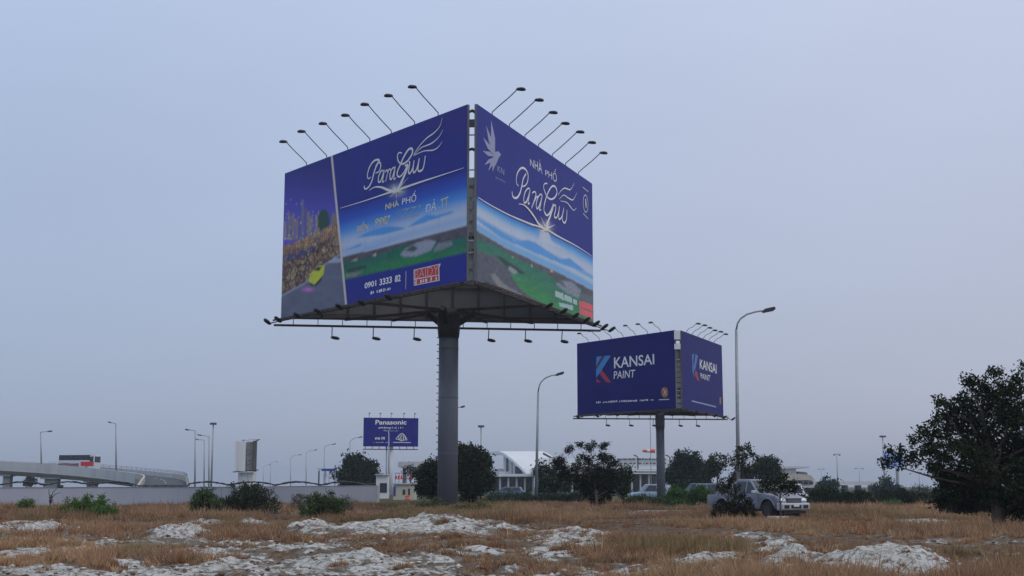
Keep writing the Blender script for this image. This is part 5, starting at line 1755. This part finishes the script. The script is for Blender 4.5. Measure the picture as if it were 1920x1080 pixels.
def mid_tree():
    D = 86.0
    L = [(1067,842,9),(1087,835,8),(1106,839,10),(1113,832,6),(1130,836,9),(1138,832,5),(1049,863,12),(1091,858,9),(1105,862,11),(1127,856,11),(1141,866,14),(1154,868,9),(1043,868,8),
         (1058,878,13),(1084,876,14),(1110,880,17),(1132,885,18),(1150,888,13),(1061,894,15),(1084,901,18),(1116,901,21),(1140,904,18),(1147,915,14),
         (1103,920,16),(1124,923,18),(1139,926,14),(1113,938,11),(1125,940,11),(1117,950,7),(1100,908,14)]
    cl = px_clumps(L, D, rs(3), .7)
    p = pt(1119, 950, 85)
    make_tree('leafy_bush', 'dark leafy bush with round tufts in mid field between two poles', (p.x, 85), cl, .11, 1.6, (.022, .028, .014), .10, seed=4, limbs=24, trunk_to=.5)
    L = [(1165,882,9),(1177,880,8),(1168,898,13),(1178,896,9),(1172,915,12),(1165,925,9),(1158,905,8)]
    make_tree('leafy_bush', 'narrow dark bush close behind the round-tufted bush', (gx(1169, 92), 92), px_clumps(L, 92, rs(5), .5), .17, 1.8, (.03, .045, .02), .07, seed=6, limbs=7)
    L = [(1012,885,14),(1030,880,13),(1046,888,13),(1020,902,15),(1042,905,15),(1058,915,12),(1015,918,13),(1035,922,12),(1008,872,5)]
    make_tree('leafy_bush', 'grey-green bush right of the mid-field street lamp', (gx(1032, 126), 126), px_clumps(L, 126, rs(7), 1), .26, 1.7, (.035, .05, .028), .1, seed=8, limbs=9)
mid_tree()
def gen_tree(label, px, py, rx, ry, d, n, leaf, dens, col, tr, seed, rr=(.30, .46), name='round_tree', **k):
    return make_tree(name, label, (gx(px, d), d), ell_clumps(px, py, rx, ry, d, n, rs(seed), rr), leaf, dens, col, tr, seed=seed, **k)
gen_tree('round dark tree behind the grey wall left of the small billboard', 668, 888, 46, 38, 190, 46, .42, 1.5, (.03, .045, .024), .25, 11)
gen_tree('dense dark tree right of the main billboard pole', 876, 888, 48, 52, 112, 64, .26, 1.5, DK, .18, 12)
gen_tree('dark tree behind the main billboard pole, on its left', 812, 898, 34, 40, 116, 40, .26, 1.5, DK, .16, 13)
gen_tree('dense rounded evergreen right of the second billboard pole', 1292, 888, 44, 40, 170, 60, .36, 1.7, (.030, .048, .030), .2, 14)
gen_tree('loose-branched tree between the evergreen and the tall street lamp', 1346, 872, 24, 20, 150, 22, .30, .9, (.04, .052, .025), .12, 15)
gen_tree('bushy tree right of the tall street lamp', 1438, 884, 28, 26, 168, 34, .36, 1.6, (.032, .055, .028), .16, 16)
gen_tree('tree mass left behind the tall street lamp', 1400, 893, 30, 20, 176, 26, .36, 1.5, (.036, .05, .032), .14, 36)
L = [(1390,842,8),(1402,838,6),(1382,856,9),(1396,858,9),(1410,852,8),(1418,858,6),(1388,872,10),(1400,876,9),(1372,862,6),(1405,846,5),(1376,874,6)]
make_tree('sapling', 'small leafy sapling standing before the tall street lamp', (gx(1392, 74), 74), px_clumps(L, 74, rs(17), .5), .14, 1.2, (.04, .05, .022), .06, seed=17, limbs=11, trunk_to=.8)
gen_tree('far tree at the left end of the elevated road', 1552, 912, 22, 16, 240, 18, .5, 1.5, (.03, .05, .035), .2, 18)
gen_tree('far dome-shaped tree under the high mast', 1660, 916, 26, 20, 230, 26, .45, 1.7, (.035, .05, .042), .2, 19)
gen_tree('far dark tree seen under the overpass', 58, 902, 12, 12, 300, 14, .5, 1.6, (.04, .055, .045), .2, 20)
gen_tree('dark tree low behind the red roof sign', 770, 882, 14, 10, 175, 10, .35, 1.0, (.05, .055, .04), .15, 21)

def shrub(label, px, d, wpx, toppx, col, leaf=.11, seed=1, dens=1.6, name='shrub', sparse=1.0, group=None, n=None, botpx=None):
    """a dome of leafy clumps standing on the ground at depth d"""
    rng = rs(seed); x = gx(px, d); g = hz(x, d); s = d / F
    h = max(.25, pt(px, toppx, d).z - g); w = wpx * s / 2
    n = n or int(20 + 12 * w / h)
    cl = []
    for i in range(n):
        a = rng.uniform(-1, 1); dd = rng.uniform(-.5, .5)
        zt_ = h * math.sqrt(max(.08, 1 - a * a * .85)) * rng.uniform(.35, 1)
        r = rng.uniform(.17, .36) * min(h, w)
        cl.append((x + a * w * .85, d + dd * w, g + max(r * .6, zt_ - r * .75), r))
    for i in range(n // 2):
        a = rng.uniform(-1.1, 1.1)
        zt_ = h * math.sqrt(max(.12, 1 - a * a * .8)) * rng.uniform(.7, 1.12)
        cl.append((x + a * w, d + rng.uniform(-.4, .4) * w, g + zt_, rng.uniform(.07, .13) * min(h, w)))
    return make_tree(name, label, (x, d), cl, leaf, dens * sparse, col, .03 + .01 * h, 'shrub', group, seed, .4, .6, 'foliage', 'stem', limbs=10)
shrub('bright green spreading shrub before the left half of the grey wall', 162, 66, 118, 934, (.07, .125, .03), .09, 31, n=40)
shrub('tiny bright green shrub at the far left by the wall', 51, 80, 30, 934, (.07, .115, .03), .09, 32)
shrub('olive shrub left of the leafy dark shrub by the wall', 388, 72, 58, 916, (.055, .085, .035), .10, 33)
shrub('leafy dark shrub under the white sign tower', 468, 76, 108, 908, (.048, .060, .034), .12, 34, n=34, dens=.8)
shrub('olive green shrub before the right part of the grey wall', 608, 66, 80, 924, (.06, .085, .034), .10, 35, n=28)
shrub('sparse grey twiggy shrub before the wall, left of the olive green one', 563, 84, 34, 922, (.12, .115, .085), .07, 37, dens=.6)
shrub('sparse grey-green shrub before the right end of the wall', 648, 84, 30, 929, (.09, .10, .075), .08, 38, dens=.8)
shrub('low grey-green shrub at the foot of the main pole', 812, 84, 60, 934, (.085, .10, .05), .09, 39, dens=1.0)
shrub('low yellowish shrub right of the main pole foot', 885, 80, 74, 941, (.12, .11, .05), .08, 40, dens=1.0)
for i, (px, d, w, t, c, lab) in enumerate((
    (1268, 100, 56, 913, (.06, .115, .035), 'bright green shrub just right of the second billboard pole'),
    (1312, 98, 56, 910, (.055, .10, .035), 'bright green shrub between the second pole and the pickup'),
    (1202, 104, 60, 929, (.05, .075, .035), 'low green shrub left of the second billboard pole'),
    (1236, 96, 50, 934, (.045, .07, .032), 'low dark shrub at the foot of the second billboard pole'),
    (940, 122, 60, 921, (.05, .075, .045), 'low hedge shrub left of the mid-field street lamp'),
    (985, 120, 50, 924, (.045, .065, .045), 'low hedge shrub next to the mid-field street lamp base'),
    (1040, 118, 70, 925, (.04, .06, .042), 'low hedge shrub right of the mid-field street lamp base'),
    (1085, 116, 50, 923, (.04, .06, .04), 'low hedge shrub behind the dark leafy bush'),
    (1545, 98, 90, 916, (.035, .055, .033), 'dark green hedge shrub right of the pickup front'),
    (1612, 94, 110, 919, (.028, .042, .024), 'dark wide hedge shrub left of the bright green plant'),
    (1690, 100, 110, 920, (.028, .042, .026), 'dark wide hedge shrub behind the bright green plant'),
    (1765, 97, 100, 924, (.03, .045, .03), 'dark hedge shrub under the big tree branches'),
    (1675, 92, 36, 939, (.075, .12, .035), 'small bright green plant right of the pickup in the grass'),
    (1803, 88, 24, 938, (.08, .14, .03), 'bright green leafy plant left of the big tree trunk'),
    (1845, 88, 38, 936, (.08, .14, .03), 'wider bright green plant nearest the big tree trunk'),
    (1722, 104, 66, 909, (.09, .095, .085), 'sparse grey twiggy bush before the pale far billboard'),
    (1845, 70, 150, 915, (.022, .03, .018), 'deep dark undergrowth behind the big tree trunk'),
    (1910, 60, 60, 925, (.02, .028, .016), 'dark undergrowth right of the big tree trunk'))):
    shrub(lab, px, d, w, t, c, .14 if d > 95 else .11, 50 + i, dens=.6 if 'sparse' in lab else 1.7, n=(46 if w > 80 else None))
# plants round the pickup
L = [(1352,905,8),(1362,912,9),(1372,902,8),(1378,915,8),(1366,898,6),(1356,920,8),(1374,925,7),(1346,915,6)]
make_tree('sapling', 'thin twiggy sapling growing beside the pickup cargo bed', (gx(1366, 58), 58), px_clumps(L, 58, rs(80), .4), .10, 1.5, (.05, .055, .035), .035, seed=80, limbs=8, trunk_to=.7)
shrub('dark shrub before the pickup door', 1390, 57.5, 46, 925, (.032, .035, .02), .09, 81, dens=1.8)
shrub('dark ragged shrub at the pickup rear wheel', 1356, 58, 46, 942, (.03, .035, .022), .09, 82, dens=1.6)
L = [(1432,905,8),(1442,900,8),(1438,915,9),(1450,908,9),(1462,900,9),(1470,898,8),(1466,912,10),(1478,908,9),(1490,905,7),(1495,915,7),(1484,918,8),(1456,920,7),(1472,924,6),(1430,918,6)]
make_tree('leafy_bush', 'dark leafy bush growing in front of the pickup bonnet', (gx(1462, 57.5), 57.5), px_clumps(L, 57.5, rs(83), .3), .11, 1.35, (.034, .046, .02), .04, seed=83, limbs=12, trunk_to=.55)
# single sprout before the wall
def sprout():
    D = 80.0
    c = pt(96, 912, D); g = hz(c.x, D); root = empty('sprout', (c.x, D, g)); tag(root, 'single bare forked sprout before the left end of the wall', 'plant')
    o = Vector(root.location)
    q = MB()
    b = Vector((0, 0, -.05)); k = pt(94, 935, D) - o
    q.tube([b, k], [.05, .035], 6)
    for px, py in ((92, 916), (108, 914), (114, 923)):
        e = pt(px, py, D) - o; q.tube([k, k.lerp(e, .5) + Vector((-.05, 0, .06)), e], [.03, .022, .01], 5)
    q.build('stem', M_BARK, root)
    rng = rs(9); P = []
    for px, py, r in ((111, 912, .12), (95, 934, .18), (116, 912, .1), (96, 940, .12)):
        e = pt(px, py, D) - o; P.append(sphere_pts(e, r, 26, rng))
    V, Fc, C = leaf_cloud(np.concatenate(P), .12, (.06, .07, .035), .4, rng); nmesh('foliage', V, Fc, M_LEAF, root, C)
sprout()

# ================================================================== DRY GRASS
def grass():
    rng = rs(77)
    N = 60000
    # more tufts close to the camera
    Y = 19 + (125 - 19) * rng.random(N) ** 1.25
    X = rng.uniform(-.45, .45, N) * (Y + 4)
    m, _ = sand_mask(X, Y)
    brk = (fbm(X * 1.3, Y * 1.3, 3) - .5) * .9
    clump = fbm(X * .22 + 11, Y * .22 + 5, 3)
    pden = np.clip((clump - .34) * 3.4, .08, 1) * np.where(960 + F * X / Y < 1250, np.interp(Y, [20, 34, 46], [.55, .65, 1]), 1.0)
    keep = ((m + brk) < .50) & (rng.random(N) < pden)
    stray = (~keep) & (rng.random(N) < .16)
    sel = keep | stray
    X, Y, m, clump, stray = X[sel], Y[sel], m[sel], clump[sel], stray[sel]
    Z = height(X, Y)
    n = len(X)
    edge = fbm(X * .6 + 7, Y * .6 + 70, 2)
    hgt = (.10 + .36 * np.clip(clump - .3, 0, .5) / .5 + .12 * edge) * rng.uniform(.7, 1.25, n)
    hgt *= np.where(m > .3, .62, 1.0) * np.where(stray, .6, 1.0)
    patch = fbm(X * .35 + 3, Y * .2 + 19, 3)
    hgt *= np.interp(patch, [.3, .5, .68], [.55, .95, 1.5])
    hgt *= np.where(rng.random(n) < .04, 1.6, 1.0)
    hgt *= np.interp(Y, [20, 36, 50, 70, 110], [.66, .74, .95, 1.1, 1.0])
    # soft dry bushes: (px, py at the foot, radius px)
    bx_, by_, bh_ = [], [], []
    for px, py, rp in [(45,1046,62),(105,1052,50),(150,1030,40),(90,1024,45),(20,1030,40),(215,1052,22),(325,1048,26),(440,1042,30),(500,1012,34),(545,1008,26),(600,1000,18),(715,985,16),
                       (858,992,16),(830,1000,12),(885,1022,34),(925,1026,30),(850,1016,22),(1055,1030,36),(1130,1048,40),(1200,1050,44),(1255,1036,36),(1310,1040,32),(1350,1036,30),
                       (1150,1016,26),(1060,1008,22),(1440,1046,24),(1480,1060,20),(1320,1066,20),(260,1004,20),(420,1000,22),(640,1056,16),(760,1062,16),(960,1060,24),(1540,1020,24),(1700,1010,26),
                       (1600,990,26),(1800,1020,26),(1880,1030,26),(1650,1026,22),(1500,1002,24),(280,990,18),(60,985,18)]:
        Yc = CZ * F / (py - 912.0)
        s_ = Yc / F; r_ = rp * s_
        k_ = int(14 + 26 * r_)
        a_ = rng.uniform(0, 6.28, k_); q_ = np.sqrt(rng.random(k_)) * r_
        bx_.append((px - 960) * s_ + np.cos(a_) * q_); by_.append(Yc + np.sin(a_) * q_ * .8)
        bh_.append((.16 + .42 * r_) * np.sqrt(np.clip(1.05 - (q_ / r_) ** 2, .1, 1)) * rng.uniform(.8, 1.15, k_))
    bx_, by_, bh_ = map(np.concatenate, (bx_, by_, bh_))
    X = np.concatenate([X, bx_]); Y = np.concatenate([Y, by_]); hgt = np.concatenate([hgt, bh_])
    stray = np.concatenate([stray, np.zeros(len(bx_), bool)])
    Z = height(X, Y); n = len(X)
    blades = np.where(Y < 40, 34, np.where(Y < 70, 26, 18)).astype(int)
    tid = np.repeat(np.arange(n), blades)
    B = len(tid)
    rad = hgt[tid] * np.interp(Y[tid], [20, 110], [.75, 1.1])
    ang = rng.uniform(0, 2 * math.pi, B); q = np.sqrt(rng.random(B))
    bx, by = X[tid] + np.cos(ang) * q * rad * .55, Y[tid] + np.sin(ang) * q * rad * .55
    bz = height(bx, by) - .02
    ln = hgt[tid] * rng.uniform(.45, 1.1, B) * (1 - .35 * q)
    la = ang + rng.normal(0, .9, B); lean = rng.uniform(.2, 1.0, B)
    tx, ty = bx + np.cos(la) * ln * lean, by + np.sin(la) * ln * lean
    tz = bz + ln * np.sqrt(np.clip(1 - (lean * .8) ** 2, .1, 1))
    w = np.interp(Y[tid], [20, 50, 110], [.010, .017, .034]) * rng.uniform(.6, 1.3, B)
    wa = rng.uniform(0, 2 * math.pi, B)
    dx, dy = np.cos(wa) * w, np.sin(wa) * w
    V = np.stack([np.stack([bx - dx, by - dy, bz], -1), np.stack([bx + dx, by + dy, bz], -1), np.stack([tx, ty, tz], -1)], 1).reshape(-1, 3)
    Fc = np.arange(3 * B).reshape(B, 3)
    tan = np.array([.175, .115, .079]); red = np.array([.150, .077, .046]); straw = np.array([.24, .18, .12]); olive = np.array([.105, .10, .05]); grey = np.array([.135, .105, .082])
    pick = rng.random(n); hue = fbm(X * .08 + 31, Y * .08, 3)
    c = np.where((pick < .60)[:, None], tan, np.where((pick < .66)[:, None], red, np.where((pick < .86)[:, None], straw, grey)))
    pale = np.clip((fbm(X * .3 + 55, Y * .14 + 23, 3) - .5) * 5, 0, 1)[:, None]
    c = c * (1 - .55 * pale) + straw * .55 * pale
    gre = np.clip((fbm(X * .2 + 155, Y * .12 + 3, 3) - .6) * 6, 0, .5)[:, None]
    c = c * (1 - gre) + olive * gre
    c = c * np.interp(hue, [.3, .7], [.75, 1.15])[:, None]
    pxs = 960 + F * X / Y
    ol = ((Y > 66) & (np.abs(pxs - 850) < 130) & (rng.random(n) < .5)) | (rng.random(n) < .03)
    c = np.where(ol[:, None], olive, c)
    rd = (np.hypot(pxs - 1598, (Y - 47) * 7) < 30) & (rng.random(n) < .7)
    c = np.where(rd[:, None], np.array([.165, .075, .042]), c)
    c = np.where(stray[:, None], red * .9, c)
    cb = c[tid] * rng.uniform(1.15, 2.35, (B, 1)) * np.array([1.13, .99, .85])
    C = np.repeat(cb, 3, 0)
    o = nmesh('dry_grass', V, Fc, M_GRASS, None, np.clip(C, 0, 1))
    tag(o, 'brown dry grass covering the field', 'grass', None, 'stuff')
    return B
NB = grass()

# ================================================================== SAND CLODS
def clods():
    rng = rs(21)
    N = 7000
    Y = 19.5 + (60 - 19.5) * rng.random(N) ** 1.5
    X = rng.uniform(-.42, .42, N) * (Y + 2)
    m, _ = sand_mask(X, Y)
    v = m + (fbm(X * 2, Y * 2, 3) - .5) * .8
    k = (v > .30) & (v < .85)
    X, Y = X[k], Y[k]; n = len(X)
    Z = height(X, Y)
    ico = [(0, 0, 1), (.9, 0, .3), (.28, .85, .3), (-.72, .53, .3), (-.72, -.53, .3), (.28, -.85, .3), (0, 0, -.6)]
    fi = [(0,1,2),(0,2,3),(0,3,4),(0,4,5),(0,5,1),(6,2,1),(6,3,2),(6,4,3),(6,5,4),(6,1,5)]
    ico = np.array(ico)
    r = .02 + .075 * rng.random(n) ** 3
    a = rng.uniform(0, 6.28, n)
    jit = ico[None] * rng.uniform(.65, 1.35, (n, 7, 3))
    jit[..., 2] *= .6
    x = jit[..., 0] * np.cos(a)[:, None] - jit[..., 1] * np.sin(a)[:, None]
    y = jit[..., 0] * np.sin(a)[:, None] + jit[..., 1] * np.cos(a)[:, None]
    V = np.stack([x * r[:, None] + X[:, None], y * r[:, None] + Y[:, None], jit[..., 2] * r[:, None] + Z[:, None] + r[:, None] * .1], -1).reshape(-1, 3)
    Fc = (np.array(fi)[None] + (np.arange(n) * 7)[:, None, None]).reshape(-1, 3)
    c = np.where((rng.random(n) < .5)[:, None], np.array([.52, .49, .455]), np.array([.16, .12, .09])) * rng.uniform(.75, 1.15, (n, 1))
    o = nmesh('sand_clods', V, Fc, mat_vc('clod_sand', .95, .1, .12, 12), None, np.repeat(c, 7, 0))
    tag(o, 'loose pale sand clods and dirt lumps', 'clods', None, 'stuff')
clods()

# ================================================================== HAZE
def haze():
    m = bpy.data.materials.new('thin_haze'); m.use_nodes = True
    n, l = m.node_tree.nodes, m.node_tree.links
    n.remove(n['Principled BSDF'])
    v = n.new('ShaderNodeVolumePrincipled')
    v.inputs['Color'].default_value = (.80, .86, .97, 1)
    v.inputs['Density'].default_value = .0003
    v.inputs['Anisotropy'].default_value = .2
    l.new(v.outputs[0], n['Material Output'].inputs['Volume'])
    q = MB(); q.box((0, 1450, 20), (5600, 5200, 56))
    o = q.build('haze', m)
    tag(o, 'thin pale haze in the air', 'haze', None, 'stuff')
haze()
